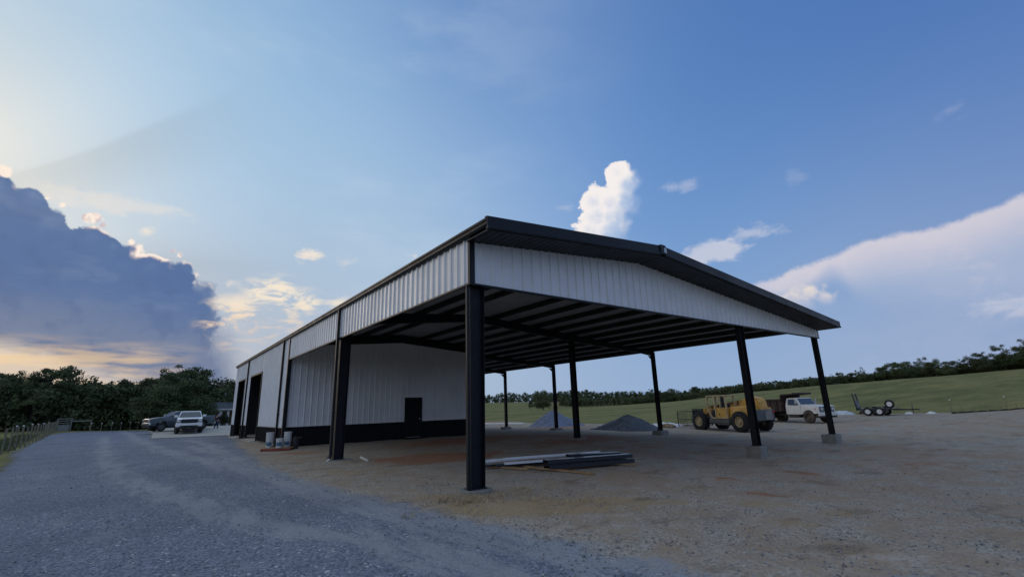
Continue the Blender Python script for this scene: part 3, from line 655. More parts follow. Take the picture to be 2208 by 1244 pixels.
# dry grass tufts by the corner footing and the drive edge, grass along the left verge
def tufts(name, spots, mat_, label, cat, h=(.03, .085), blades=26, w=.004):
    v, f = [], []
    for (x, y, rad) in spots:
        for _ in range(blades):
            a = rng.random() * 6.28; q = rad * math.sqrt(rng.random()); px, py = x + q * math.cos(a), y + q * math.sin(a)
            z = G(px, py) if len(v) < 40 or rng.random() < .1 else zl
            zl = z
            hh = rng.uniform(*h); b = rng.random() * 6.28; ln = rng.uniform(.2, 1.1) * hh; ww = w * rng.uniform(.6, 1.4)
            cx, cy = math.cos(b), math.sin(b); k = len(v)
            v += [(px - cy * ww, py + cx * ww, z - .01), (px + cy * ww, py - cx * ww, z - .01), (px + cx * ln * .5, py + cy * ln * .5, z + hh * .75), (px + cx * ln, py + cy * ln, z + hh)]
            f += [(k, k + 1, k + 2), (k + 1, k + 3, k + 2)]
    me = bpy.data.meshes.new(name); me.from_pydata(v, [], f); me.materials.append(mat_)
    o = bpy.data.objects.new(name, me); COL.objects.link(o); tag(o, label, cat, kind='stuff')
sp = [(rng.normal(-.35, .28), rng.normal(-.5, .22), .16) for _ in range(34)] + [(rng.normal(.75, .35), rng.normal(-.75, .3), .14) for _ in range(18)] + [(rng.normal(.1, .8), rng.normal(-1.9, .4), .15) for _ in range(8)]
tufts('dry_grass', sp, M['drygrass'], 'dry tan grass tufts round the near corner footing and across the yard', 'grass')
sp = [(-10.4 - 1.2 * rng.random() - (y - 18) * .09 * (y > 18), y, .35) for y in rng.uniform(4, 60, 260)]
tufts('verge_grass', sp, M['leafb'], 'rough grass growing along the fence at the left edge of the drive', 'grass', (.08, .28), 26, .012)

# ------------------------------------------------------------------ the metal building
WD, MD, PY, BY, DY = 19.19, 11.75, 17.21, 9.15, 35.57     # width, enclosed width, partition, bay, depth
RX = 6.09; RTOP = 6.035; SL, SR = 0.0825, 0.0860
OVY = -0.934; XL, XR = -0.148, 19.34
ZB = 4.306; BAND = 0.98; ZF = 0.14
def rz(x): return RTOP - (RX - x) * SL if x < RX else RTOP - (x - RX) * SR
shed = empty('metal_building', (0, 0, 0), 0, 'long white metal building with black trim and an open front shelter on black steel columns', 'building')
# roof sheet
rb = MB()
for y0, y1 in ((OVY, DY + .1),):
    for xa, xb in ((XL, RX), (RX, XR)):
        rb.hexa([(xa, y0, rz(xa) - .045), (xb, y0, rz(xb) - .045), (xb, y1, rz(xb) - .045), (xa, y1, rz(xa) - .045), (xa, y0, rz(xa)), (xb, y0, rz(xb)), (xb, y1, rz(xb)), (xa, y1, rz(xa))])
y_ = OVY + .15
while y_ < 0: y_ += .3
roof = rb.build('roof', M['roofm'], shed)
xx = XL + .3; sb = MB()
while xx < XR - .1:
    if abs(xx - RX) > .1: sb.beam((xx, OVY, rz(xx) + .018), (xx, DY + .1, rz(xx) + .018), .035, .036)
    xx += .61
sb.build('roof_seams', M['roofm'], roof)
cb = MB()
for xa, xb in ((0.02, RX), (RX, WD)):
    cb.hexa([(xa, .05, rz(xa) - .062), (xb, .05, rz(xb) - .062), (xb, DY - .05, rz(xb) - .062), (xa, DY - .05, rz(xa) - .062), (xa, .05, rz(xa) - .049), (xb, .05, rz(xb) - .049), (xb, DY - .05, rz(xb) - .049), (xa, DY - .05, rz(xa) - .049)])
cb.build('ceiling_insulation', M['ceil'], shed)
# rake trim: tall face, rolled top, bottom return
for xa, xb, nm in ((XL, RX - .11, 'rake_trim'), (RX + .11, XR, 'rake_trim')):
    t_ = MB()
    prof = [(-.012, .03), (.07, .045), (.085, .03), (.085, .012), (.012, .0), (.0, -.17), (.05, -.235), (.05, -.25), (-.03, -.25), (-.035, -.235), (-.03, -.18), (-.012, -.165)]
    pts = []
    for x_ in (xa, xb):
        pts += [(x_, OVY - .005 + dy, rz(x_) + dz) for dy, dz in prof]
    n_ = len(prof)
    t_.raw(pts, [tuple(range(n_)), tuple(range(2 * n_ - 1, n_ - 1, -1))] + [(i, (i + 1) % n_, n_ + (i + 1) % n_, n_ + i) for i in range(n_)])
    t_.split('rake_trim', M['trim'], shed)
t_ = MB()
for s_, (xa, xb) in ((0, (RX - .13, RX)), (1, (RX, RX + .13))):
    t_.hexa([(xa, OVY - .05, rz(xa) - .22), (xb, OVY - .05, rz(xb) - .22), (xb, OVY + .12, rz(xb) - .22), (xa, OVY + .12, rz(xa) - .22), (xa, OVY - .05, rz(xa) + .05), (xb, OVY - .05, rz(xb) + .05), (xb, OVY + .12, rz(xb) + .05), (xa, OVY + .12, rz(xa) + .05)])
t_.build('ridge_cap', M['trim'], shed)
MB().box((RX + .03, OVY - .056, RTOP - .185), (RX + .15, OVY - .05, RTOP - .035)).build('trim_sticker', M['bluesheet'], shed)
# ribbed sheet helper: sheet in plane through p (2D point) along d, outward normal nrm
def ribbed(mb, p, d, L, zlo, zhi, nrm, pitch=.305, rib=.038, wb=.05, wt_=.028, start=0.0, minor=True, z_is_fn=False):
    us = [(0.0, 0.0)]; u = start if start > 0.04 else pitch * .5
    while u < L - .05:
        us += [(u - wb / 2 - .008, 0), (u - wt_ / 2, rib), (u + wt_ / 2, rib), (u + wb / 2 + .008, 0)]
        if minor:
            for k in (1, 2):
                q = u + pitch * k / 3
                if q < L - .05: us += [(q - .012, 0), (q, .004), (q + .012, 0)]
        u += pitch
    us.append((L, 0.0)); us = [q for q in us if 0 <= q[0] <= L]; us.sort()
    k0 = len(mb.v); T = .012
    for (u, o) in us:
        x, y = p[0] + d[0] * u, p[1] + d[1] * u
        for off in (o, o - T):
            for z in (zlo(u), zhi(u)): mb.v.append((x + nrm[0] * off, y + nrm[1] * off, z))
    for i in range(len(us) - 1):
        a = k0 + i * 4; b = a + 4
        mb.f += [(a, b, b + 1, a + 1), (a + 2, a + 3, b + 3, b + 2), (a, a + 2, b + 2, b), (a + 1, b + 1, b + 3, a + 3)]
    e = k0 + (len(us) - 1) * 4; mb.f += [(k0, k0 + 1, k0 + 3, k0 + 2), (e, e + 2, e + 3, e + 1)]
soff = MB()       # ribbed soffit under the front overhang
for xa, xb in ((XL + .05, RX), (RX, XR - .05)):
    L = xb - xa; nseg = int(L / .1)
    for i in range(nseg):
        x0, x1 = xa + L * i / nseg, xa + L * (i + 1) / nseg; dz = -.008 if i % 2 else 0
        soff.hexa([(x0, OVY + .05, rz(x0) - .262 + dz), (x1, OVY + .05, rz(x1) - .262 + dz), (x1, .0, rz(x1) - .262 + dz), (x0, .0, rz(x0) - .262 + dz)] + [(x0, OVY + .05, rz(x0) - .24 + dz), (x1, OVY + .05, rz(x1) - .24 + dz), (x1, .0, rz(x1) - .24 + dz), (x0, .0, rz(x0) - .24 + dz)])
soff.build('soffit', M['roofm'], shed)
w_ = MB(); ribbed(w_, (0.1, -.02), (1, 0), WD - .1 - .02, lambda u: ZB, lambda u: rz(u + .1) - .255, (0, -1), start=.205)
w_.build('gable_panel', M['white_metal'], shed)
w_ = MB(); ribbed(w_, (-.0, 0.0), (0, 1), PY - .1, lambda u: ZB, lambda u: rz(0) - .16, (-1, 0), start=.2)
w_.build('eave_panel', M['white_metal'], shed)
# trims along the lower edges and corner
t_ = MB(); t_.box((-.045, -.06, ZB - .045), (WD + .03, .02, ZB - .003)); t_.build('header_trim', M['trim'], shed)
t_ = MB(); t_.box((-.045, .022, ZB - .045), (.02, PY - .12, ZB - .003)); t_.build('header_trim', M['trim'], shed)
t_ = MB(); t_.box((-.04, -.062, ZB - .002), (.1, -.004, rz(0) - .262)); t_.box((-.04, -.003, ZB - .002), (-.036, .02, rz(0) - .262)); t_.split('corner_trim', M['trim'], shed)
t_ = MB(); t_.box((WD - .035, -.055, ZB - .002), (WD + .02, .03, rz(WD) - .262)); t_.split('corner_trim', M['white_metal'], shed)
# gutter on the left eave (sloped box profile)
gprof = [(-.05, -.17), (.0, -.17), (.13, -.17), (.13, .0), (.10, .0), (-.148 + .15, 0.0)]
gp = [(.015, rz(0) - .175), (-.085, rz(0) - .175), (-.12, rz(0) - .13), (-.125, rz(0) - .07), (-.152, rz(0) - .055), (-.156, rz(0) - .008), (-.128, rz(0) - .008), (-.11, rz(0) - .05), (-.10, rz(0) - .14), (.015, rz(0) - .14)]
t_ = MB(); n_ = len(gp); t_.raw([(x, OVY + .02, z) for x, z in gp] + [(x, DY + .1, z) for x, z in gp], [tuple(range(n_)), tuple(range(2 * n_ - 1, n_ - 1, -1))] + [(i, n_ + i, n_ + (i + 1) % n_, (i + 1) % n_) for i in range(n_)])
t_.build('gutter', M['trim'], shed)
t_ = MB(); t_.box((XR - .03, OVY + .02, rz(XR) - .19), (XR + .03, DY + .1, rz(XR) - .012)); t_.box((WD - .02, OVY + .02, rz(XR) - .2), (XR - .032, DY + .1, rz(XR) - .185)); t_.split('eave_trim', M['trim'], shed)
# purlins under the roof sheet
xx = .9
while xx < WD - .3:
    if abs(xx - RX) > .35:
        t_ = MB(); z_ = rz(xx)
        t_.box((xx - .002, .06, z_ - .262), (xx + .002, DY - .1, z_ - .064)); t_.box((xx, .06, z_ - .266), (xx + .07, DY - .1, z_ - .262)); t_.box((xx - .07, .06, z_ - .07), (xx, DY - .1, z_ - .0665))
        t_.build('purlin', M['purlin'], shed)
    xx += 1.27
for x_ in (.16, WD - .12):
    MB().box((x_ - .09, .06, rz(x_) - .262), (x_ + .09, DY - .1, rz(x_) - .075)).build('eave_strut', M['purlin'], shed)
# steel frames: built-up I sections
def isec_col(x0, x1a, y, zt, zb=0.0, fl=.2, name='column', taper=None):
    """I column, web along x; outer flange at x0, inner flange x1a (bottom) to taper (top)"""
    t_ = MB(); xt = taper if taper is not None else x1a; s_ = 1 if x1a > x0 else -1; th = .016
    t_.hexa([(x0, y - fl / 2, zb), (x0 + s_ * th, y - fl / 2, zb), (x0 + s_ * th, y + fl / 2, zb), (x0, y + fl / 2, zb), (x0, y - fl / 2, zt), (x0 + s_ * th, y - fl / 2, zt), (x0 + s_ * th, y + fl / 2, zt), (x0, y + fl / 2, zt)])
    t_.hexa([(x1a - s_ * th, y - fl / 2, zb), (x1a, y - fl / 2, zb), (x1a, y + fl / 2, zb), (x1a - s_ * th, y + fl / 2, zb), (xt - s_ * th, y - fl / 2, zt), (xt, y - fl / 2, zt), (xt, y + fl / 2, zt), (xt - s_ * th, y + fl / 2, zt)])
    t_.hexa([(x0 + s_ * th, y - .006, zb), (x1a - s_ * th, y - .006, zb), (x1a - s_ * th, y + .006, zb), (x0 + s_ * th, y + .006, zb), (x0 + s_ * th, y - .006, zt), (xt - s_ * th, y - .006, zt), (xt - s_ * th, y + .006, zt), (x0 + s_ * th, y + .006, zt)])
    o = t_.build(name, M['steel'], shed)
    xa, xb = min(x0, x1a) - .03, max(x0, x1a) + .03
    MB().box((xa, y - fl / 2 - .03, zb - .002), (xb, y + fl / 2 + .03, zb + .018)).build('base_plate', M['steel'], o)
    bl = MB()
    for q in (x0 + s_ * .08, x1a - s_ * .08):
        for w in (-.06, .06): bl.cyl((q, y + w, zb + .018), (q, y + w, zb + .06), .012, n=6)
    bl.split('anchor_bolt', M['steel'], o)
    return o
def rafter(y, pts_top, pts_bot, fl=.18):
    t_ = MB(); n = len(pts_top)
    for i in range(n - 1):
        (xa, ta), (xb, tb) = pts_top[i], pts_top[i + 1]; ba, bb = pts_bot[i][1], pts_bot[i + 1][1]
        t_.hexa([(xa, y - .006, ba), (xb, y - .006, bb), (xb, y + .006, bb), (xa, y + .006, ba), (xa, y - .006, ta), (xb, y - .006, tb), (xb, y + .006, tb), (xa, y + .006, ta)])
        for za, zb_ in ((ta, tb), (ba + .014, bb + .014)):
            t_.hexa([(xa, y - fl / 2, za - .014), (xb, y - fl / 2, zb_ - .014), (xb, y + fl / 2, zb_ - .014), (xa, y + fl / 2, za - .014), (xa, y - fl / 2, za), (xb, y - fl / 2, zb_), (xb, y + fl / 2, zb_), (xa, y + fl / 2, za)])
    t_.build('rafter', M['steel'], shed)
def frame(y, left=True, mid=True, right=True, knee=.78):
    k = lambda x: rz(x) - .268
    T = [(.02, k(0.02)), (1.6, k(1.6)), (RX, k(RX)), (12.0, k(12.0)), (WD - 1.2, k(WD - 1.2)), (WD - .02, k(WD - .02))]
    B = [(.02, k(0) - knee), (1.6, k(1.6) - .42), (RX, k(RX) - .33), (12.0, k(12.0) - .36), (WD - 1.2, k(WD - 1.2) - .22), (WD - .02, k(WD) - .25)]
    rafter(y, T, B)
    if left: isec_col(.02, .36, y, k(0) - .02, taper=.42)
    if mid: isec_col(MD + .22, MD + .50, y, k(12) - .36)
    if right:
        isec_col(WD - .02, WD - .22, y, k(WD) - .02)
        MB().prism([(WD - .22, k(WD) - .26), (WD - .62, k(WD) - .235), (WD - .22, k(WD) - .55)], y - .005, y + .005).build('knee_brace', M['steel'], shed)
# front frame (expressed end frame)
frame(.13); frame(BY)
frame(18.3, left=False, mid=False); frame(24.6, left=False, mid=False)
# footings
def footing(x0, y0, x1, y1, zb, round_=False):
    t_ = MB()
    if round_: t_.lathe([(0, 0), (.33, 0), (.345, -.012), (.345, zb)], ((x0 + x1) / 2, (y0 + y1) / 2, -.003), n=40)
    else: t_.box((x0, y0, zb), (x1, y1, -.003), bev=.012)
    t_.build('concrete_footing', M['concrete'], shed, smooth=round_)
footing(-.16, -.2, .54, .46, -.4, True)
footing(-.15, BY - .33, .62, BY + .33, -.4)
footing(MD + .1, -.1, MD + .62, .42, -.8); footing(MD, BY - .33, MD + .72, BY + .33, -.6)
footing(WD - .5, -.12, WD + .14, .46, -.8)
for y in (BY, 18.3, 24.6): footing(WD - .5, y - .33, WD + .18, y + .33, -.7)
# enclosed part: left wall with two tall door openings
d1a, d1b, d2a, d2b, DZO = 24.06, 28.1, 30.49, 33.74, 4.22
wl = MB()
zt_ = rz(0) - .16
for ya, yb, zl, zh in ((PY + .0, d1a, BAND, zt_), (d1a, d1b, DZO, zt_), (d1b, d2a, BAND, zt_), (d2a, d2b, DZO, zt_), (d2b, DY, BAND, zt_)):
    ribbed(wl, (-.02, ya + .003), (0, 1), yb - ya - .006, lambda u, zl=zl: zl, lambda u, zh=zh: zh, (-1, 0), start=.12)
wl.split('side_wall', M['white_metal'], shed)
bl = MB()
for ya, yb in ((PY, d1a), (d1b, d2a), (d2b, DY)): ribbed(bl, (-.015, ya + .003), (0, 1), yb - ya - .006, lambda u: -.15, lambda u: BAND - .035, (-1, 0), start=.12)
bl.split('wainscot', M['black_metal'], shed)
t_ = MB()
for ya, yb in ((PY, d1a), (d1b, d2a), (d2b, DY)): t_.box((-.06, ya, BAND - .034), (-.0, yb, BAND - .004))
t_.split('wainscot_trim', M['gatem'], shed)
# partition wall facing the open bays
pw = MB(); ribbed(pw, (0.1, PY), (1, 0), 6.42 - .1 - .06, lambda u: BAND, lambda u: rz(u + .1) - .5, (0, -1), start=.2)
ribbed(pw, (7.44, PY), (1, 0), MD - 7.44, lambda u: BAND, lambda u: rz(u + 7.44) - .5, (0, -1), start=.1)
ribbed(pw, (6.363, PY), (1, 0), 1.073, lambda u: 2.33, lambda u: rz(u + 6.4) - .5, (0, -1), start=.15)
pw.split('partition_wall', M['white_metal'], shed)
pw = MB(); ribbed(pw, (0.1, PY - .003), (1, 0), 6.42 - .1 - .06, lambda u: -.12, lambda u: BAND - .004, (0, -1), start=.2)
ribbed(pw, (7.44, PY - .003), (1, 0), MD - 7.44, lambda u: -.12, lambda u: BAND - .004, (0, -1), start=.1)
pw.split('partition_wainscot', M['black_metal'], shed)
# white block above the partition between rafter and ceiling
t_ = MB()
for xa, xb in ((.1, RX), (RX, MD)):
    t_.hexa([(xa, PY + .03, rz(xa) - .52), (xb, PY + .03, rz(xb) - .52), (xb, PY + .05, rz(xb) - .52), (xa, PY + .05, rz(xa) - .52), (xa, PY + .03, rz(xa) - .07), (xb, PY + .03, rz(xb) - .07), (xb, PY + .05, rz(xb) - .07), (xa, PY + .05, rz(xa) - .07)])
t_.split('partition_header', M['steel'], shed)
t_ = MB()
for xa, xb in ((.1, RX), (RX, MD)):
    t_.hexa([(xa, PY - .09, rz(xa) - .56), (xb, PY - .09, rz(xb) - .56), (xb, PY + .02, rz(xb) - .56), (xa, PY + .02, rz(xa) - .56), (xa, PY - .09, rz(xa) - .49), (xb, PY - .09, rz(xb) - .49), (xb, PY + .02, rz(xb) - .49), (xa, PY + .02, rz(xa) - .49)])
t_.split('partition_top_trim', M['trim'], shed)
t_ = MB(); t_.box((-.075, PY - .14, -.1), (.1, PY - .002, rz(0) - .178)); t_.build('jamb_trim', M['trim'], shed)
t_ = MB(); t_.box((MD - .02, PY - .05, -.1), (MD + .05, PY + .12, rz(MD) - .3)); t_.build('jamb_trim', M['trim'], shed)
# walk door in the partition
dr = MB().box((6.42, PY - .03, .14), (7.383, PY + .02, 2.24), bev=.004).build('door', M['black_metal'], shed)
t_ = MB(); t_.box((6.36, PY - .05, .1), (6.418, PY + .03, 2.33)); t_.box((7.385, PY - .05, .1), (7.443, PY + .03, 2.33)); t_.box((6.419, PY - .05, 2.245), (7.384, PY + .03, 2.33)); t_.split('door_frame', M['steel'], dr)
t_ = MB(); t_.lathe([(0, -.075), (.028, -.07), (.034, -.055), (.028, -.038), (.012, -.03), (.012, -.012), (.03, -.01), (.03, 0)], (7.29, PY - .03, 1.12), (0, 1, 0), 16); t_.build('door_knob', M['chrome'], dr, smooth=True)
MB().box((6.3, PY - .52, -.05), (7.5, PY - .06, .1), bev=.01).build('door_step', M['black_metal'], shed)
# downspouts on the left side
for y in (BY - .1, 18.25, 29.35):
    t_ = MB(); zt2 = rz(0) - .17; yy = y
    t_.box((-.145, yy - .05, .12), (-.05, yy + .05, zt2), bev=.012)
    o = t_.build('downspout', M['trim'], shed)
    t_ = MB(); t_.beam((-.1, yy, .13), (-.2, yy - .08, .02), .09, .09); t_.build('spout_elbow', M['trim'], o)
    t_ = MB()
    for zz in (1.6, 3.6): t_.box((-.15, yy - .075, zz), (-.045, yy + .075, zz + .03))
    t_.split('strap', M['trim'], o)
MB().cyl((-.17, BY - .2, .03), (-.24, BY - .26, .0), .045, n=12).build('drain_outlet', M['white_pipe'], shed)
# front corner: thin pale edge conduit
MB().box((-.07, .02, .0), (-.0, .06, ZB - .05)).build('corner_flashing', M['trim'], shed)
# opening trims
t_ = MB()
for a, b in ((d1a, d1b), (d2a, d2b)):
    t_.box((-.075, a - .0, -.1), (.06, a + .09, DZO)); t_.box((-.075, b - .09, -.1), (.06, b, DZO)); t_.box((-.075, a + .091, DZO - .09), (.06, b - .091, DZO - .001))
t_.split('door_opening_trim', M['trim'], shed)
# remaining walls and floor
w_ = MB()
ribbed(w_, (MD, PY + .13), (0, 1), DY - PY - .2, lambda u: BAND, lambda u: rz(MD) - .1, (1, 0))
ribbed(w_, (0.02, DY), (1, 0), RX - .02, lambda u: BAND, lambda u: rz(u + .02) - .1, (0, 1)); ribbed(w_, (RX, DY), (1, 0), MD - RX, lambda u: BAND, lambda u: rz(u + RX) - .1, (0, 1))
w_.split('rear_wall', M['white_metal'], shed)
t_ = MB(); t_.box((MD - .2, PY + .2, ZF), (MD - .17, DY - .2, 5)); t_.box((.2, DY - .2, ZF), (MD - .21, DY - .17, 5)); t_.box((.12, PY + .12, ZF), (MD - .21, PY + .16, 5)); t_.split('unlit_interior_sheet', M['unlit'], shed)  # dark sheets added so the room behind the openings looks unlit
MB().box((.12, PY + .2, 4.75), (MD - .2, DY - .2, 4.8)).build('unlit_interior_top', M['unlit'], shed)  # dark top sheet added for the same interior shade
w_ = MB(); ribbed(w_, (MD - .003, PY + .13), (0, 1), DY - PY - .2, lambda u: -.6, lambda u: BAND - .004, (1, 0)); ribbed(w_, (0.02, DY - .003), (1, 0), MD - .02, lambda u: -.4, lambda u: BAND - .004, (0, 1))
w_.split('rear_wainscot', M['black_metal'], shed)
t_ = MB(); t_.box((-.03, PY + .05, -.2), (MD - .05, DY - .03, ZF)); t_.box((-.35, d1a + .02, -.2), (-.032, d1b - .02, ZF - .03)); t_.box((-.35, d2a + .02, -.2), (-.032, d2b - .02, ZF - .03)); t_.split('floor_slab', M['pad'], shed)
# inside: girts and a framed inner wall seen through the first opening
t_ = MB()
for zz in (1.4, 2.6, 3.8): t_.box((.02, PY + .2, zz), (.2, d1a - .1, zz + .06))
t_.split('wall_girt', M['purlin'], shed)
# things standing inside
def interior_thing():
    c = empty('plywood_crate', (2.0, 29.6, ZF), 0.1, 'brown plywood crate standing inside the nearer tall doorway', 'crate')
    MB().box((-.9, -.7, .1), (.9, .7, 1.15), bev=.01).build('box', M['wood'], c)
    t_ = MB(); [t_.box((x - .06, -.7, 0), (x + .06, .7, .1)) for x in (-.7, 0, .7)]; t_.build('skid', M['wood'], c)
    w = MB().box((3.2, 31.5, ZF), (3.28, 34.5, 2.6)).build('wall_board', M['white_metal']); tag(w, 'pale sheet leaning inside the building behind the plywood crate', 'sheet')
interior_thing()

# ------------------------------------------------------------------ wheels and vehicles
def wheel(parent, x, y, r, w, tyre, rim, name='wheel', side=1, rimr=.58, lugs=False, turn=0.0, dish=.25):
    """wheel with axle along local y; side = +1 faces +y"""
    h = w / 2; wl_ = bpy.data.objects.new(name, None); wl_.empty_display_size = .1; wl_.location = (x, y, r); wl_.rotation_euler = (0, 0, turn); COL.objects.link(wl_); wl_.parent = parent
    t_ = MB(); R0 = r * rimr
    t_.lathe([(R0, -h * .8), (R0 * 1.1, -h), (r * .88, -h), (r * .97, -h * .8), (r, -h * .4), (r, h * .4), (r * .97, h * .8), (r * .88, h), (R0 * 1.1, h), (R0, h * .8), (R0 * .98, 0), (R0, -h * .8)], (0, 0, 0), (0, 1, 0), 36)
    if lugs:
        for i in range(22):
            for s_ in (-1, 1):
                a = 2 * PI * (i + (.5 if s_ > 0 else 0)) / 22; a2 = a + .16
                p = Vector((math.cos(a) * r, s_ * h * .9, math.sin(a) * r)); q = Vector((math.cos(a2) * r, s_ * h * .05, math.sin(a2) * r)); t_.beam(p, q, .055, .05, p)
    t_.build('tyre', tyre, wl_, smooth=True)
    t_ = MB(); t_.lathe([(R0 * 1.0, side * h * .82), (R0 * .93, side * h * .84), (R0 * .88, side * h * (.8 - dish)), (R0 * .5, side * h * (.72 - dish)), (R0 * .42, side * h * (.8 - dish * .5)), (R0 * .3, side * h * (.85 - dish * .3)), (.001, side * h * (.86 - dish * .3))], (0, 0, 0), (0, 1, 0), 28)
    t_.lathe([(R0 * .99, -h * .8), (R0 * .9, -h * .3), (.001, -h * .3)], (0, 0, 0), (0, 1, 0), 28)
    for i in range(8):
        a = 2 * PI * i / 8; t_.cyl((math.cos(a) * R0 * .36, side * h * (.80 - dish * .5), math.sin(a) * R0 * .36), (math.cos(a) * R0 * .36, side * h * (.92 - dish * .4), math.sin(a) * R0 * .36), R0 * .045, n=6)
    t_.build('rim', rim, wl_, smooth=True)
    return wl_
def arc(cx, cz, r, n=9, a0=180, a1=0):
    return [(cx + r * math.cos(math.radians(a0 + (a1 - a0) * i / n)), cz + r * math.sin(math.radians(a0 + (a1 - a0) * i / n))) for i in range(n + 1)]

def pickup(loc, rz_, paint, label, front='white'):
    v = empty('pickup_truck', loc, rz_, label, 'pickup truck', 'pickup trucks parked on the concrete')
    hw = 1.0; L = 2.98
    low = [(-2.98, .62)] + arc(-1.82, .52, .50) + [(-1.2, .48), (1.36, .46)] + arc(1.95, .52, .50) + [(2.62, .55), (2.9, .6), (2.97, .9), (2.93, 1.12), (2.78, 1.26), (2.2, 1.36), (1.32, 1.43), (-.98, 1.42), (-1.0, 1.40), (-2.95, 1.42), (-2.99, 1.3)]
    MB().prism(low, -hw, hw, taper=lambda x, z: .06 if z > 1.2 else (.015 if z > .7 else .05)).build('body', paint, v, smooth=True, bevel=.02)
    gh = [(1.34, 1.40), (.62, 1.90), (.35, 1.95), (-.62, 1.95), (-.86, 1.88), (-.99, 1.40)]
    MB().prism(gh, -.93, .93, taper=lambda x, z: .17 * max(0, (z - 1.4) / .55)).build('cab', paint, v, smooth=True, bevel=.025)
    MB().box((-2.88, -.86, .9), (-1.04, .86, 1.428)).build('bed_liner', M['darkp'], v)
    t_ = MB(); t_.hexa([(1.27, -.86, 1.44), (1.37, -.84, 1.45), (1.37, .84, 1.45), (1.27, .86, 1.44), (.63, -.72, 1.88), (.69, -.70, 1.885), (.69, .70, 1.885), (.63, .72, 1.88)]); t_.build('windshield', M['glassdark'], v)
    for s_ in (-1, 1):
        for a, b, c, d_, zt2 in ((1.08, .10, .62, .10, 1.86), (.02, -.80, .02, -.72, 1.86)):
            y0 = s_ * .932; y1 = s_ * .795
            MB().raw([(a, y0, 1.45), (b, y0, 1.45), (d_, y1, zt2), (c, y1, zt2), (a, y0 - s_ * .03, 1.45), (b, y0 - s_ * .03, 1.45), (d_, y1 - s_ * .03, zt2), (c, y1 - s_ * .03, zt2)], [(0, 1, 2, 3), (7, 6, 5, 4), (0, 4, 5, 1), (1, 5, 6, 2), (2, 6, 7, 3), (3, 7, 4, 0)]).build('side_window', M['glassdark'], v)
        m_ = MB(); m_.box((1.0, s_ * .95, 1.42), (1.12, s_ * 1.22, 1.62), bev=.02).build('mirror', paint, v)
        MB().box((-2.995, s_ * .78, .95), (-2.96, s_ * .985, 1.33), bev=.008).build('tail_light', M['redlamp'], v)
        t_ = MB(); t_.box((2.80, s_ * .65, .96), (3.0, s_ * .985, 1.22), bev=.03); hl_ = t_.build('headlight', M['greyp'], v); MB().box((3.002, s_ * .70, 1.03), (3.012, s_ * .93, 1.17), bev=.003).build('lamp_lens', M['lamp'], hl_)
        t_ = MB(); t_.box((2.9, s_ * .72, .66), (3.04, s_ * .9, .76), bev=.01); t_.build('fog_lamp', M['darkp'], v)
    t_ = MB(); t_.box((2.86, -.62, .90), (3.01, .62, 1.25), bev=.04); t_.build('grille', M['black_panel'] if front == 'white' else M['chrome'], v)
    if front == 'white':
        t_ = MB()
        for zz in (.99, 1.07, 1.15): t_.box((3.008, -.56, zz), (3.02, .56, zz + .018))
        t_.build('grille_bars', M['darkp'], v)
    t_ = MB(); t_.box((2.86, -1.0, .60), (3.06, 1.0, .86), bev=.05); t_.build('bumper', paint if front == 'white' else M['chrome'], v, smooth=True)
    t_ = MB(); t_.box((3.0, -.66, .60), (3.085, .66, .70), bev=.01); t_.box((2.7, -.85, .42), (3.0, .85, .55), bev=.02); t_.split('lower_valance', M['darkp'], v)
    t_ = MB(); t_.box((3.03, -.12, .42), (3.13, -.02, .54), bev=.02); t_.box((3.03, .02, .42), (3.12, .12, .50), bev=.02); t_.split('tow_hook', M['greyp'], v)
    t_ = MB(); t_.box((-3.12, -.95, .55), (-2.95, .95, .72), bev=.03); t_.build('rear_bumper', M['chrome'], v)
    t_ = MB(); t_.box((-2.6, -.5, .32), (2.6, .5, .6)); t_.build('chassis', M['darkp'], v)
    MB().box((1.4, -1.0, .2), (2.5, 1.0, .9)) if 0 else None
    for x in (1.95, -1.82):
        for s_ in (-1, 1): wheel(v, x, s_ * .88, .42, .29, M['rubber'], M['darkp'] if front == 'white' else M['greyp'], side=s_, rimr=.6, turn=(.22 if x > 0 and front == 'white' else 0))
        MB().cyl((x, -.8, .42), (x, .8, .42), .05).build('axle', M['darkp'], v)
    for s_ in (-1, 1):
        MB().box((-.6, s_ * .78 if s_ > 0 else -.96, .36), (1.0, s_ * .96 if s_ > 0 else -.78, .42), bev=.01).build('running_board', M['darkp'], v)
    return v
def head(az): return math.radians(90 - az)
pickup((-2.15, 46.3, .22), head(184), M['truckwhite'], 'white pickup truck with a black grille facing the camera on the concrete', 'white')
gp_ = pickup((-2.75, 50.3, .40), head(-108), M['truckgrey'], 'slate grey pickup truck parked sideways behind the white pickup', 'grey')
gp_.scale = (.95, .95, .95)

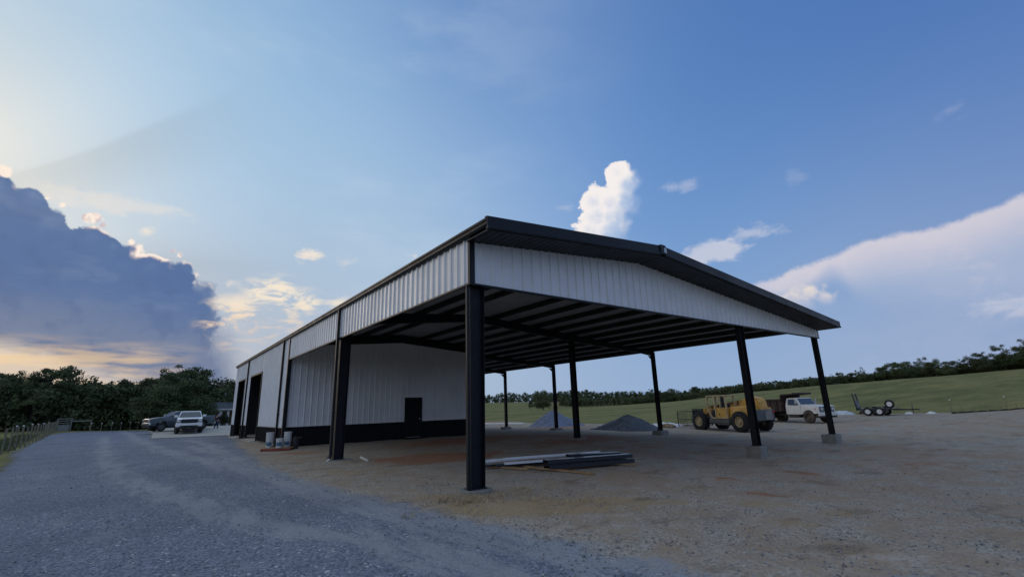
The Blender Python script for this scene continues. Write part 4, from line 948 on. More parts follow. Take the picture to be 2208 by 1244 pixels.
def telehandler():
    v = empty('telehandler', (27.67, 9.39, G(27.67, 9.39) + .0), head(14.6), 'faded yellow telehandler with an open cab and big black tyres', 'telehandler')
    Y_ = M['yellow']
    # chassis and belly
    t_ = MB(); t_.box((-2.3, -.55, .55), (2.3, .55, .95), bev=.03); t_.build('chassis', M['darkp'], v)
    t_ = MB(); t_.box((-.9, .55, .52), (.95, 1.06, .86), bev=.05); t_.box((-.75, .5, .42), (.3, 1.0, .54), bev=.03); t_.build('fuel_tank', M['greyp'], v)
    # cab: floor, posts, roof, half door
    t_ = MB(); t_.box((-.85, .18, 2.38), (1.0, 1.10, 2.46), bev=.035)
    for a, b in (((-.8, 1.06, .9), (-.72, 1.05, 2.4)), ((-.8, .22, .9), (-.72, .24, 2.4)), ((.98, 1.05, 1.55), (.92, 1.04, 2.4)), ((.98, .22, .9), (.92, .24, 2.4)), ((.18, 1.06, .9), (.24, 1.05, 2.4)), ((-.28, 1.06, 1.55), (-.26, 1.05, 2.4))):
        t_.beam(a, b, .10, .10)
    t_.beam((.98, 1.05, 1.6), (.62, 1.05, .92), .10, .10); t_.beam((-.85, 1.06, .9), (.66, 1.06, .9), .06, .09)
    t_.build('cab_frame', M['tanrim'], v)
    t_ = MB(); t_.box((-.8, .95, .92), (.16, 1.08, 1.58), bev=.015); t_.box((-.84, .2, .92), (-.78, 1.06, 1.6), bev=.01); t_.box((.9, .22, .95), (.98, .8, 1.5), bev=.02); t_.split('cab_panel', Y_, v)
    MB().box((-.8, .25, .86), (.95, 1.02, .93)).build('cab_floor', M['darkp'], v)
    t_ = MB(); t_.box((-.55, .42, 1.2), (-.05, .9, 1.36), bev=.05); t_.box((-.62, .42, 1.34), (-.48, .9, 1.86), bev=.05); t_.box((-.5, .45, .92), (-.1, .85, 1.2)); t_.build('seat', M['seatm'], v)
    t_ = MB(); t_.cyl((.62, .62, .95), (.42, .62, 1.5), .035); t_.box((.5, .4, .95), (.85, .85, 1.42), bev=.04); t_.build('dashboard', M['darkp'], v)
    t_ = MB(); R_ = .17; c_ = Vector((.36, .62, 1.54)); ax = Vector((-.35, 0, .94)).normalized(); u_ = ax.orthogonal().normalized(); w_ = ax.cross(u_)
    ring = [c_ + (u_ * math.cos(i * PI / 8) + w_ * math.sin(i * PI / 8)) * R_ for i in range(17)]; t_.tube(ring, .014, 6); t_.beam(ring[0], ring[8], .02, .02); t_.build('steering_wheel', M['seatm'], v)
    t_ = MB(); t_.raw([(-.72, 1.055, 1.62), (-.32, 1.055, 1.62), (-.30, 1.05, 2.34), (-.70, 1.05, 2.34), (-.72, 1.045, 1.62), (-.32, 1.045, 1.62), (-.30, 1.04, 2.34), (-.70, 1.04, 2.34)], [(0, 1, 2, 3), (7, 6, 5, 4), (0, 4, 5, 1), (1, 5, 6, 2), (2, 6, 7, 3), (3, 7, 4, 0)]); t_.build('cab_window', M['glass'], v)
    t_ = MB(); t_.lathe([(.0, 0), (.055, .0), (.055, .02), (.0, .02)], (-.1, 1.08, 1.15), (0, 1, 0), 16); t_.build('door_latch', M['darkp'], v)
    # engine hood and rear body
    hd = [(-2.55, .8), (-2.6, 1.2), (-2.5, 1.62), (-2.1, 1.72), (-.95, 1.66), (-.9, .9), (-1.2, .72)]
    MB().prism(hd, .12, 1.0, taper=lambda x, z: .06 if z > 1.5 else 0).build('engine_hood', Y_, v, smooth=True, bevel=.03)
    hd2 = [(-2.65, .75), (-2.72, 1.3), (-2.62, 1.95), (-2.4, 2.2), (-1.9, 2.28), (-1.3, 2.1), (-.9, 1.7), (-.9, .8)]
    MB().prism(hd2, -.62, .08).build('boom_pivot_housing', Y_, v, smooth=True, bevel=.04)
    MB().prism([(-2.6, .72), (-2.62, 1.55), (-.95, 1.5), (-.95, .8)], -1.0, -.65).build('side_body', Y_, v, smooth=True, bevel=.03)
    t_ = MB(); t_.box((-2.82, -.95, .72), (-2.66, 1.0, 1.42), bev=.03); t_.build('rear_counterweight', M['greyp'], v)
    t_ = MB()
    for i in range(9): t_.box((-2.845, -.72, .8 + i * .065), (-2.822, -.1, .83 + i * .065))
    t_.build('radiator_grille', M['chrome'], v)
    for y in (-.85, .85): t_ = MB(); t_.box((-2.87, y - .07, 1.18), (-2.82, y + .07, 1.34), bev=.01); t_.build('tail_light', M['redlamp'], v)
    t_ = MB(); t_.cyl((-1.6, .85, 1.7), (-1.6, .85, 2.05), .045); t_.build('exhaust', M['darkp'], v)
    # boom
    t_ = MB(); t_.beam((-2.2, -.28, 1.98), (1.75, -.28, 1.52), .36, .46); t_.build('boom', Y_, v, bevel=.02)
    t_ = MB(); t_.beam((1.7, -.28, 1.53), (2.35, -.28, 1.45), .28, .36)
    t_.prism([(2.1, 1.62), (2.5, 1.55), (2.72, 1.2), (2.75, .45), (2.5, .42), (2.4, 1.0), (2.1, 1.28)], -.46, -.1)
    t_.build('boom_head', Y_, v)
    t_ = MB()
    for i in range(5): t_.box((.4 + i * .3, -.11, 1.5 - i * .035), (.46 + i * .3, -.04, 1.86 - i * .035))
    t_.tube([(-.5, -.06, 1.95), (.6, -.05, 1.82), (1.7, -.05, 1.72), (2.3, -.06, 1.5)], .025, 6); t_.build('boom_hoses', M['darkp'], v)
    MB().beam((1.2, -.6, .9), (2.0, -.5, 1.35), .14, .14).build('lift_cylinder', M['chrome'], v)
    # front fenders
    for s_ in (-1, 1):
        t_ = MB(); P = [(1.8 + .76 * math.cos(math.radians(a)), .66 + .76 * math.sin(math.radians(a))) for a in range(35, 150, 12)]
        for (xa, za), (xb, zb_) in zip(P[:-1], P[1:]): t_.beam((xa, s_ * 1.02, za), (xb, s_ * 1.02, zb_), .42, .03, (math.cos(0), 0, 1))
        if s_ < 0: t_.build('fender', Y_, v)
    # carriage, backrest and forks
    c = bpy.data.objects.new('fork_carriage', None); COL.objects.link(c); c.parent = v
    t_ = MB()
    for z in (.35, .78, 1.42): t_.box((2.76, -1.15, z), (2.86, .75, z + .1))
    for y in (-1.15, -.75, -.3, .3, .68): t_.box((2.78, y, .3), (2.85, y + .07, 1.5))
    t_.box((2.8, -1.1, .9), (2.82, .7, 1.4))
    t_.build('backrest', M['darkp'], c)
    for y in (-.85, .3):
        t_ = MB(); t_.box((2.87, y, .06), (4.1, y + .14, .11)); t_.box((2.87, y, .06), (2.93, y + .14, .8)); t_.build('fork', M['darkp'], c)
    for x, ln in ((1.8, 0), (-1.8, 0)):
        for s_ in (-1, 1): wheel(v, x, s_ * 1.05, .66, .42, M['rubber'], M['tanrim'], side=s_, rimr=.52, lugs=True, dish=.35)
        MB().cyl((x, -.85, .66), (x, .85, .66), .12).build('axle', M['darkp'], v)
    # work cage carried on the forks
    d_ = Vector((math.cos(head(14.6)), math.sin(head(14.6))))
    bx, by = 27.67 + d_.x * 3.75 + d_.y * .25, 9.39 + d_.y * 3.75 - d_.x * .25
    cg = empty('wire_cage', (bx, by, G(bx, by) + .11), head(14.6), 'thin black wire cage standing on the forks of the yellow telehandler', 'cage')
    t_ = MB()
    for x in (-.85, .85):
        for y in (-.9, .9): t_.box((x - .02, y - .02, 0), (x + .02, y + .02, 1.15))
    for z in (.02, .5, 1.12):
        for y in (-.9, .9): t_.box((-.85, y - .015, z), (.85, y + .015, z + .03))
        for x in (-.85, .85): t_.box((x - .015, -.9, z), (x + .015, .9, z + .03))
    t_.build('frame', M['darkp'], cg)
    t_ = MB()
    for i in range(11):
        q = -.85 + 1.7 * (i + .5) / 11
        for y in (-.9, .9): t_.cyl((q, y, 0), (q, y, 1.12), .010, n=5)
        for x in (-.85, .85): t_.cyl((x, q * 1.05, 0), (x, q * 1.05, 1.12), .010, n=5)
    t_.build('bars', M['darkp'], cg)
telehandler()

def dump_truck():
    v = empty('dump_truck', (40.65, 10.37, G(40.3, 9.5)), head(197.6), 'old white dump truck with a rusty dark dump body', 'dump truck')
    W_ = M['oldwhite']
    cabp = [(-.02, .72), (-.05, 1.3), (.0, 1.5), (.06, 2.05), (.14, 2.12), (.98, 2.13), (1.08, 2.08), (1.42, 1.55), (1.45, .72)]
    MB().prism(cabp, -.98, .98, taper=lambda x, z: .14 * max(0, (z - 1.5) / .6)).build('cab', W_, v, smooth=True, bevel=.03)
    hood = [(1.46, .95), (1.46, 1.52), (2.95, 1.42), (3.02, 1.36), (3.04, .8), (2.62, .78)] + arc(2.1, .5, .58, 9, 25, 155) + [(1.5, .74)]
    MB().prism(hood, -1.0, 1.0, taper=lambda x, z: .06 if z > 1.3 else 0).build('hood', W_, v, smooth=True, bevel=.03)
    MB().box((3.03, -.82, .92), (3.075, .82, 1.34), bev=.01).build('grille', M['greyp'], v)
    t_ = MB()
    for i in range(5): t_.box((3.07, -.78, .96 + i * .075), (3.085, .78, .98 + i * .075))
    t_.build('grille_bars', M['chrome'], v)
    for s_ in (-1, 1):
        t_ = MB(); t_.lathe([(0, 0.03), (.07, .03), (.1, .0)], (3.085, s_ * .62, 1.15), (1, 0, 0), 16); t_.build('headlight', M['lamp'], v)
        t_ = MB(); t_.lathe([(0, 0.02), (.04, .02), (.05, .0)], (2.75, s_ * 1.0, 1.15), (0, s_, 0), 12); t_.build('side_marker', M['redlamp'], v)
        y0 = s_ * .985
        MB().raw([(1.22, y0, 1.52), (.22, y0, 1.52), (.24, s_ * .87, 2.0), (.95, s_ * .87, 2.0), (1.22, y0 - s_ * .03, 1.52), (.22, y0 - s_ * .03, 1.52), (.24, s_ * .84, 2.0), (.95, s_ * .84, 2.0)], [(0, 1, 2, 3), (7, 6, 5, 4), (0, 4, 5, 1), (1, 5, 6, 2), (2, 6, 7, 3), (3, 7, 4, 0)]).build('side_window', M['glassdark'], v)
        t_ = MB(); t_.box((1.2, s_ * 1.12, 1.6), (1.25, s_ * 1.3, 2.0), bev=.01); t_.beam((1.22, s_ * .98, 1.7), (1.22, s_ * 1.14, 1.75), .02, .02); t_.build('mirror', M['chrome'], v)
    t_ = MB(); t_.hexa([(1.38, -.86, 1.57), (1.44, -.86, 1.57), (1.44, .86, 1.57), (1.38, .86, 1.57), (1.07, -.80, 2.05), (1.12, -.80, 2.05), (1.12, .80, 2.05), (1.07, .80, 2.05)]); t_.build('windshield', M['glassdark'], v)
    t_ = MB(); t_.box((3.02, -1.08, .60), (3.18, 1.08, .84), bev=.03); t_.build('bumper', W_, v)
    t_ = MB(); t_.box((2.9, -1.0, .45), (3.1, 1.0, .6), bev=.02); t_.build('front_crossmember', M['darkp'], v)
    t_ = MB(); t_.box((-3.2, -.42, .62), (3.0, .42, .85)); t_.box((.2, -1.0, .45), (1.2, -.5, .74), bev=.03); t_.box((.2, .5, .45), (1.2, 1.0, .74), bev=.03); t_.build('chassis', M['darkp'], v)
    # dump body with ribs, headboard and cab shield
    t_ = MB(); t_.box((-3.7, -1.18, .98), (-.22, 1.18, 1.08))
    for s_ in (-1, 1):
        t_.box((-3.7, s_ * 1.12 if s_ > 0 else -1.18, 1.08), (-.22, s_ * 1.18 if s_ > 0 else -1.12, 1.98))
        for x in (-3.6, -2.9, -2.2, -1.5, -.8): t_.box((x, s_ * 1.181 if s_ > 0 else -1.26, 1.0), (x + .09, s_ * 1.26 if s_ > 0 else -1.181, 1.93))
        t_.box((-3.72, s_ * 1.1 if s_ > 0 else -1.27, 1.931), (-.2, s_ * 1.27 if s_ > 0 else -1.1, 2.06))
    t_.box((-.3, -1.18, 1.0), (-.2, 1.18, 2.38)); t_.build('dump_body', M['rust'], v)
    MB().box((-3.78, -1.18, 1.0), (-3.71, 1.18, 1.98)).build('tailgate', M['rust'], v)
    MB().prism([(-.3, 2.36), (-.2, 2.48), (.95, 2.50), (.98, 2.56), (1.02, 2.44), (.9, 2.40), (-.1, 2.33)], -1.15, 1.15).build('cab_shield', M['rust'], v)
    for s_ in (-1, 1):
        wheel(v, 2.1, s_ * .93, .5, .26, M['dirtyrubber'], M['dirtyrubber'], side=s_, rimr=.55)
        wheel(v, -2.1, s_ * .98, .5, .24, M['dirtyrubber'], M['dirtyrubber'], side=s_, rimr=.55); wheel(v, -2.1, s_ * .68, .5, .24, M['dirtyrubber'], M['dirtyrubber'], side=s_, rimr=.55)
        MB().box((-2.85, s_ * .55 if s_ > 0 else -1.1, .35), (-2.82, s_ * 1.1 if s_ > 0 else -.55, .95)).build('mud_flap', M['rubber'], v)
    for x in (2.1, -2.1): MB().cyl((x, -.8, .5), (x, .8, .5), .07).build('axle', M['darkp'], v)
dump_truck()

def trailer():
    v = empty('flatbed_trailer', (46.5, 5.9, G(46.0, 5.9)), head(180), 'black tandem axle flatbed trailer with a raised rear ramp and white wheels', 'trailer')
    t_ = MB(); t_.box((-1.35, -.8, .50), (1.4, .8, .60)); t_.build('deck', M['black_panel'], v)
    t_ = MB()
    for y in (-.78, .78): t_.beam((1.35, y, .5), (2.55, 0, .48), .09, .09)
    t_.beam((2.4, 0, .5), (3.0, 0, .5), .1, .1); t_.build('tongue', M['darkp'], v)
    t_ = MB(); t_.cyl((2.5, .12, .15), (2.5, .12, .9), .035); t_.cyl((2.5, .12, .88), (2.5, .3, .88), .015); t_.build('jack', M['greyp'], v)
    t_ = MB(); t_.beam((2.98, 0, .5), (3.15, 0, .52), .08, .08); t_.build('coupler', M['chrome'], v)
    t_ = MB()
    for y in (-.42, .42): t_.beam((-1.35, y, .45), (-1.52, y, 1.95), .12, .09)
    for k in range(6): a = (k + .5) / 6; t_.beam((-1.35 - .17 * a, -.42, .45 + 1.5 * a), (-1.35 - .17 * a, .42, .45 + 1.5 * a), .08, .04)
    t_.beam((-1.3, 0, .5), (-1.43, 0, 1.3), .7, .03); t_.build('ramp', M['black_panel'], v)
    for s_ in (-1, 1):
        for x in (-.43, .43): wheel(v, x, s_ * .95, .36, .2, M['rubber'], M['rimwhite'], side=s_, rimr=.56)
        t_ = MB(); t_.box((-.95, s_ * .85 - .1 if s_ < 0 else .75, .74), (.95, s_ * .85 + .1 if s_ < 0 else 1.05, .77)); t_.beam((-.95, s_ * .92, .755), (-1.1, s_ * .92, .6), .2, .02); t_.build('fender', M['black_panel'], v)
    for x in (-.43, .43): MB().cyl((x, -.85, .36), (x, .85, .36), .04).build('axle', M['darkp'], v)
    w_ = wheel(v, 1.22, -.86, .36, .2, M['rubber'], M['rimwhite'], name='spare_wheel', side=-1, rimr=.56); w_.location.z = .98
    MB().box((1.18, -.75, .6), (1.26, -.68, .98)).build('spare_bracket', M['darkp'], v)
trailer()

# ------------------------------------------------------------------ gravel piles
def pile(x, y, rx, ry, h, a, b, label, seed, skew=0.0):
    n, mrg = 64, 1.06; rr = np.random.default_rng(seed); ph_ = rr.random(8) * 6.28
    V_, F_ = [], []
    m_ = mat('pile_rock', a, .95, 0, .1, 6, bump=1.0, bscale=22, col2=b)
    for i in range(28):
        for j in range(n):
            t = i / 27; an = 2 * PI * j / n
            wob = 1 + .13 * math.sin(3 * an + ph_[0]) + .05 * math.sin(5 * an + ph_[1]) + .03 * math.sin(9 * an + ph_[2])
            px = x + rx * t * wob * math.cos(an) + skew * (1 - t); py = y + ry * t * wob * math.sin(an)
            hh = h * (.62 * (1 - t) ** 1.05 + .38 * (.5 + .5 * math.cos(PI * t)))
            hh += (.05 * math.sin(4 * an + ph_[3] + t * 5) + .03 * math.sin(11 * an + ph_[4] + t * 9)) * h * (t * (1 - t)) * 5 + rr.normal(0, .02)
            V_.append((px, py, G(px, py) * 1.0 - .04 + hh))
    F_ = [(i * n + j, i * n + (j + 1) % n, (i + 1) * n + (j + 1) % n, (i + 1) * n + j) for i in range(27) for j in range(n)]
    o = MB().raw(V_, F_).build('gravel_pile', m_, smooth=False); tag(o, label, 'gravel pile', 'piles of gravel behind the shelter')
pile(25.6, 25.9, 2.75, 2.75, 1.5, (.21, .24, .31), (.14, .165, .22), 'pale blue grey gravel pile beside the white pipe, the farther pile', 1)
pile(23.5, 15.0, 2.7, 2.7, 1.12, (.085, .10, .12), (.05, .06, .072), 'low dark gravel pile between two far columns, the nearer pile', 2, -.2)

# ------------------------------------------------------------------ things lying in the shelter
def lie(z=0): return z
def trimstack():
    z0 = lambda x, y: G(x, y)
    # lumber underneath
    for a, b, lb in (((3.25, 2.35), (3.55, .0), 'pine board lying under the white trim pieces, nearest the camera'), ((4.9, 1.9), (5.75, .45), 'pine board poking out from under the right end of the black trim'), ((2.55, 3.3), (3.0, 1.9), 'short pine board under the far left end of the white trim')):
        za, zb_ = z0(*a) + .045, z0(*b) + .045
        o = MB().beam((*a, za), (*b, zb_), .09, .04).build('lumber_board', M['wood']); tag(o, lb, 'board', 'boards under the trim stack')
    def chan(a, b, z, w, h, m_, nm, lb, cat, grp, thick=.012):
        a, b = Vector((*a, z + G(*a))), Vector((*b, z + G(*b))); d = (b - a).normalized(); s_ = d.cross(Vector((0, 0, 1))).normalized()
        t_ = MB(); t_.beam(a, b, w, thick)
        for q in (-1, 1): t_.beam(a + s_ * q * (w / 2 - thick / 2) + Vector((0, 0, -h / 2)), b + s_ * q * (w / 2 - thick / 2) + Vector((0, 0, -h / 2)), thick, h)
        o = t_.build(nm, m_); tag(o, lb, cat, grp)
    g1 = 'trim channels stacked on the ground'
    chan((2.35, 3.35), (5.6, 2.65), .20, .16, .05, M['white_metal'], 'trim_channel', 'longest white trim channel, at the back of the stack', 'trim', g1)
    chan((2.95, 2.95), (6.15, 2.2), .25, .09, .04, M['white_metal'], 'trim_channel', 'narrow white trim channel reaching farthest right on top of the stack', 'trim', g1)
    chan((2.75, 2.62), (5.15, 1.95), .17, .09, .05, M['white_metal'], 'trim_channel', 'white trim channel lying at the front of the stack', 'trim', g1)
    chan((2.25, 3.1), (5.0, 2.45), .11, .2, .05, M['black_panel'], 'trim_channel', 'black trim channel under the white channels', 'trim', g1)
    chan((2.6, 2.85), (5.6, 2.1), .10, .22, .05, M['black_panel'], 'trim_channel', 'black trim channel in the middle of the stack beneath white ones', 'trim', g1)
    for k, (a, b, z, w) in enumerate((((3.2, 1.35), (6.0, .85), .16, .34), ((3.3, 1.52), (6.15, 1.0), .27, .28), ((4.6, 2.0), (6.2, 1.45), .28, .3))):
        chan(a, b, z, w, .09, M['black_panel'], 'trim_channel', ('wide glossy black trim channel at the front right of the stack', 'black trim channel lying on the wide front one', 'short black trim channel at the right end behind the others')[k], 'trim', g1, .014)
trimstack()
o = MB().cyl((1.0, 9.1, G(1, 9.1) + .03), (.75, 7.75, G(.75, 7.75) + .03), .035, n=10).build('short_pipe', M['white_pipe']); tag(o, 'short pale pipe lying on the ground right of the second column', 'pipe')

# pallet with buckets by the corner of the enclosed part
def bucket(x, y, z, r, h, label, tilt=0, stackn=1, lid=True):
    b = empty('bucket', (x, y, z), 0, label, 'bucket', 'plastic buckets on the pallet')
    for k in range(stackn):
        zo = k * .13
        t_ = MB(); t_.lathe([(0, 0), (r * .86, 0), (r * .98, h * .82), (r * 1.04, h * .83), (r * 1.04, h * .87), (r, h * .88), (r * 1.0, h * .95), (r * 1.07, h * .955), (r * 1.07, h), (r * .97, h), (r * .82, .03), (0, .03)], (0, 0, zo), (0, 0, 1), 28); t_.build('shell', M['bucketw'], b, smooth=True)
    if lid:
        t_ = MB(); t_.lathe([(0, 0), (r * .95, 0), (r * 1.08, .01), (r * 1.08, .03), (0, .03)], (0, 0, h + .002 + (stackn - 1) * .13), (0, 0, 1), 28); t_.build('lid', M['bucketw'], b)
    t_ = MB(); P = [(r * 1.06 * math.cos(a), r * 1.06 * math.sin(a), h * .85 - .1 * math.sin(a - 3.2) if 0 else h * .85 - .13 * abs(math.sin((a - 3.4)))) for a in np.linspace(3.4, 3.4 + PI, 14)]; t_.tube(P, .006, 5); t_.build('handle', M['chrome'], b)
    n = 10; t_ = MB(); vs = []
    for i in range(n + 1):
        a = 3.5 + 1.5 * i / n
        for zz in (h * .25, h * .68): vs.append(((r * .93 + r * .14 * zz / h + .004) * math.cos(a), (r * .93 + r * .14 * zz / h + .004) * math.sin(a), zz))
    t_.raw(vs, [(2 * i, 2 * i + 2, 2 * i + 3, 2 * i + 1) for i in range(n)]); t_.build('wrap_print', M['bucketblue'], b)
    return b
def bucket_group():
    gz = G(-.7, 15.9)
    p = empty('wooden_pallet', (-.45, 15.55, gz), -.5, 'low pallet of worn boards with a red edge under the buckets', 'pallet')
    t_ = MB()
    for k in range(6): t_.box((-.62, -.5 + k * .17, .09), (.62, -.38 + k * .17, .112))
    t_.split('deck_board', M['wood'], p); t_ = MB()
    for y in (-.5, -.03, .44): t_.box((-.62, y, 0), (.62, y + .06, .089))
    t_.split('stringer', M['redwood'], p)
    z = gz + .113
    bucket(-.82, 15.78, z, .155, .37, 'white bucket with a blue print on top of nested ones, left on the pallet', stackn=3)
    bucket(-.5, 15.25, z, .16, .37, 'single white bucket standing at the front of the pallet')
    bucket(-.12, 15.55, z, .155, .37, 'tall nest of white and blue buckets, right on the pallet', stackn=3)
    c = empty('black_canister', (.22, 15.5, gz), 0, 'black canister with a short arm standing beside the right bucket', 'canister')
    t_ = MB(); t_.lathe([(0, 0), (.12, 0), (.13, .03), (.13, .42), (.09, .5), (.04, .52), (.04, .56), (0, .56)], (0, 0, 0), (0, 0, 1), 24); t_.build('tank', M['darkp'], c, smooth=True)
    MB().beam((0, 0, .5), (.25, -.05, .48), .03, .03).build('arm', M['greyp'], c)
bucket_group()

# long white pipe behind the shelter
zz = lambda x, y: G(x, y)
pp = [(29.4, 45.5), (29.9, 43), (30.5, 40), (30.9, 37.2)]
for k in range(3):
    o = MB().tube([(x + .17 * k, y + .1 * k, zz(x, y) + .09) for x, y in pp], .08, 10)
    tag(o.build('white_pipe', M['white_pipe']), 'one of the long white pipes lying together left of the far gravel pile', 'pipe', 'white pipes left of the far gravel pile')

# scrap near the forks and near the dump truck
def crumple(name, x, y, sx, sy, h, m_, lb, cat, seed, grp=None):
    rr = np.random.default_rng(seed); n = 12; V_ = []
    top = rr.random((n, n)) * .5
    for i in range(n):
        for j in range(n):
            u, w = i / (n - 1) - .5, j / (n - 1) - .5; px, py = x + u * sx, y + w * sy
            e = max(0, 1 - (2 * max(abs(u), abs(w))) ** 3); V_.append((px + rr.normal(0, .02), py + rr.normal(0, .02), G(px, py) + .01 + e * h * (.5 + top[i, j])))
    F_ = [(i * n + j, (i + 1) * n + j, (i + 1) * n + j + 1, i * n + j + 1) for i in range(n - 1) for j in range(n - 1)]
    tag(MB().raw(V_, F_).build(name, m_), lb, cat, grp)
crumple('plastic_wrap', 28.9, 15.6, 1.6, 2.6, .35, M['white_pipe'], 'heap of pale plastic wrap left of the wire cage', 'plastic', 3)
crumple('clay_heap', 27.6, 14.6, 1.2, 1.0, .35, M['wood'], 'small heap of tan scrap boards and clay beside the far column footing', 'heap', 4)
crumple('metal_sheet_heap', 51.5, 10.3, 1.3, 2.0, .4, M['bluesheet'], 'pale blue crumpled sheets right of the dump truck', 'sheets', 5)
crumple('brown_bag', 52.4, 8.6, 1.0, .9, .4, M['rust'], 'small brown sack lying right of the pale blue sheets', 'sack', 6)
crumple('feed_bag', 48.2, 4.1, .7, .5, .2, M['white_pipe'], 'white bag with dark print lying under the trailer tongue', 'bag', 7, 'white bags by the trailer')
crumple('feed_bag', 48.4, 2.6, .8, .6, .2, M['white_pipe'], 'white bag lying just right of the trailer tongue', 'bag', 8, 'white bags by the trailer')
def small_boards():
    for k, (x, y, a, l) in enumerate(((27.2, 13.9, .4, 1.4), (27.9, 13.3, -.2, 1.1), (27.0, 14.6, 1.1, .9))):
        o = MB().beam((x - l / 2 * math.cos(a), y - l / 2 * math.sin(a), G(x, y) + .09 + .06 * k), (x + l / 2 * math.cos(a), y + l / 2 * math.sin(a), G(x, y) + .16 + .06 * k), .14, .04).build('scrap_board', M['wood'])
        tag(o, ('longest scrap board on the clay heap by the far footing', 'scrap board lying right of the clay heap', 'short scrap board at the back of the clay heap')[k], 'board', 'scrap boards by the clay heap')
small_boards()
# black silt fence along the right-hand edge of the yard
sf = empty('silt_fence', (49.5, 1.0, G(49.5, 1.0)), 0, 'low black silt fence along the far right edge of the yard', 'fence')
SFP = [(48.4, 1.3), (50.4, .2), (52.2, -1.2), (54.5, -2.9), (57.5, -5.0), (62, -8)]
t_ = MB(); zs = .3; vs = []
for i in range(len(SFP) - 1):
    for k in range(8):
        t = k / 8; x = SFP[i][0] * (1 - t) + SFP[i + 1][0] * t; y = SFP[i][1] * (1 - t) + SFP[i + 1][1] * t; g_ = G(x, y); w_ = .04 * math.sin(i * 5 + k * 1.7)
        vs += [(x - 49.5 + w_, y - 1.0, g_ - .05 - sf.location.z), (x - 49.5 - w_, y - 1.0, g_ + .1 + .03 * math.sin(i * 3 + k * 2.1) - sf.location.z)]
n_ = len(vs) // 2; V2 = vs + [(a + .015, b + .01, c_) for a, b, c_ in vs]; m2 = len(vs)
t_.raw(V2, [(2 * i, 2 * i + 2, 2 * i + 3, 2 * i + 1) for i in range(n_ - 1)] + [(m2 + 2 * i + 1, m2 + 2 * i + 3, m2 + 2 * i + 2, m2 + 2 * i) for i in range(n_ - 1)] + [(2 * i + 1, 2 * i + 3, m2 + 2 * i + 3, m2 + 2 * i + 1) for i in range(n_ - 1)])
t_.build('fabric', M['silt'], sf)
for x, y in ((48.4, 1.3), (49.4, .75), (50.4, .2), (51.3, -.5), (52.2, -1.2), (53.4, -2.05), (54.5, -2.9), (57.5, -5)):
    MB().box((x - 49.52, y - 1.02, G(x, y) - sf.location.z - .2), (x - 49.48, y - .98, G(x, y) - sf.location.z + .5)).build('stake', M['postwood'], sf)

# ------------------------------------------------------------------ fences
def post_fence(pts, h, label, cat='fence', r=.045, cap=None, wires=(.35, .65, .95, 1.2), group=None, name='post_fence', rail=False):
    x0, y0 = pts[0]; zb = G(x0, y0); f = empty(name, (x0, y0, zb), 0, label, cat, group)
    tops = []
    for i, (x, y) in enumerate(pts):
        z = G(x, y) - zb; lean = random.uniform(-.03, .03); hh = h * random.uniform(.95, 1.06)
        o = MB().cyl((x - x0, y - y0, z - .2), (x - x0 + lean, y - y0, z + hh), r, r * .85, 8).build('post', M['postwood'], f)
        if cap: MB().cyl((x - x0 + lean, y - y0, z + hh + .001), (x - x0 + lean, y - y0, z + hh + .13), r * 1.7, r * 1.6, 8).build('white_cap', M['white_pipe'], o)
        tops.append((x - x0, y - y0, z))
    t_ = MB()
    for w in wires:
        t_.tube([(a, b - .06, c_ + w) for a, b, c_ in tops], .035 if rail else .0025, 4)
    t_.build('rails' if rail else 'wires', M['postwood'] if rail else M['gatem'], f)
    return f
fp = []; y = 23.5; 
while y < 82:
    t = (y - 26) / 54; fp.append((-10.95 - 3.9 * max(t, -.05) ** 1.15 if t > 0 else -10.9, y)); y += 2.5
post_fence(fp, 1.3, 'weathered wooden post and wire fence along the left edge of the gravel drive')
def azr(a, r): return (CAM.x + r * math.sin(math.radians(a)), CAM.y + r * math.cos(math.radians(a)))
post_fence([azr(a, r) for a, r in zip((-8.6, -8.23, -7.7, -7.34, -7.0, -6.72, -6.46), (70, 72, 75, 78, 81, 84, 87))], .95, 'thin pasture fence with white topped posts in front of the left wood', cap=True, wires=(.3, .55), r=.05)
post_fence([azr(a, r) for a, r in zip((-3.99, -3.27, -2.56, -1.9, -1.23, -.68, -.09), (84, 84, 85, 86, 87, 88, 89))], .95, 'white topped post fence at the foot of the wood beyond the drive', cap=True, wires=(.4, .85), r=.035)
post_fence([azr(a, 165 + (a - 41) * 3) for a in np.arange(41.6, 50, .5)], 1.3, 'dark rail fence crossing the far pasture right of the lone tree', r=.09, wires=(.5, 1.1), rail=True)
post_fence([(51.0, 1.7), (54.6, -1.3), (58, -4.5)], .95, 'thin pasture fence with white topped posts behind the silt fence', cap=True, wires=(.5, .85), r=.025)
post_fence([(49.3, 4.9), (49.9, 3.4)], .8, 'pair of short white topped posts beyond the trailer tongue', cap=True, wires=(), r=.03) if 0 else None
# gate
def gate():
    x0, y0 = -14.0, 76.5
    gt = empty('farm_gate', (x0, y0, G(x0, y0)), .12, 'white tube gate panel standing at the bend of the drive beside a dark rail frame', 'gate')
    t_ = MB()
    for i in range(6): t_.cyl((-.6, 0, .25 + i * .26), (.75, 0, .27 + i * .26), .035, n=6)
    for x in (-.6, .75): t_.cyl((x, 0, .2), (x, 0, 1.62), .04, n=6)
    t_.build('panel', M['gatem'], gt)
    MB().box((-.55, .05, .05), (.6, .08, .75)).build('lower_sheet', M['gatem'], gt)
    t_ = MB()
    for x in (-1.4, 2.7): t_.cyl((x, .1, -.2), (x, .1, 1.35), .07, n=8)
    t_.split('gate_post', M['postwood'], gt)
    MB().cyl((.8, .1, 1.22), (2.65, .1, 1.22), .05, n=6).build('top_rail', M['gatem'], gt)
gate()

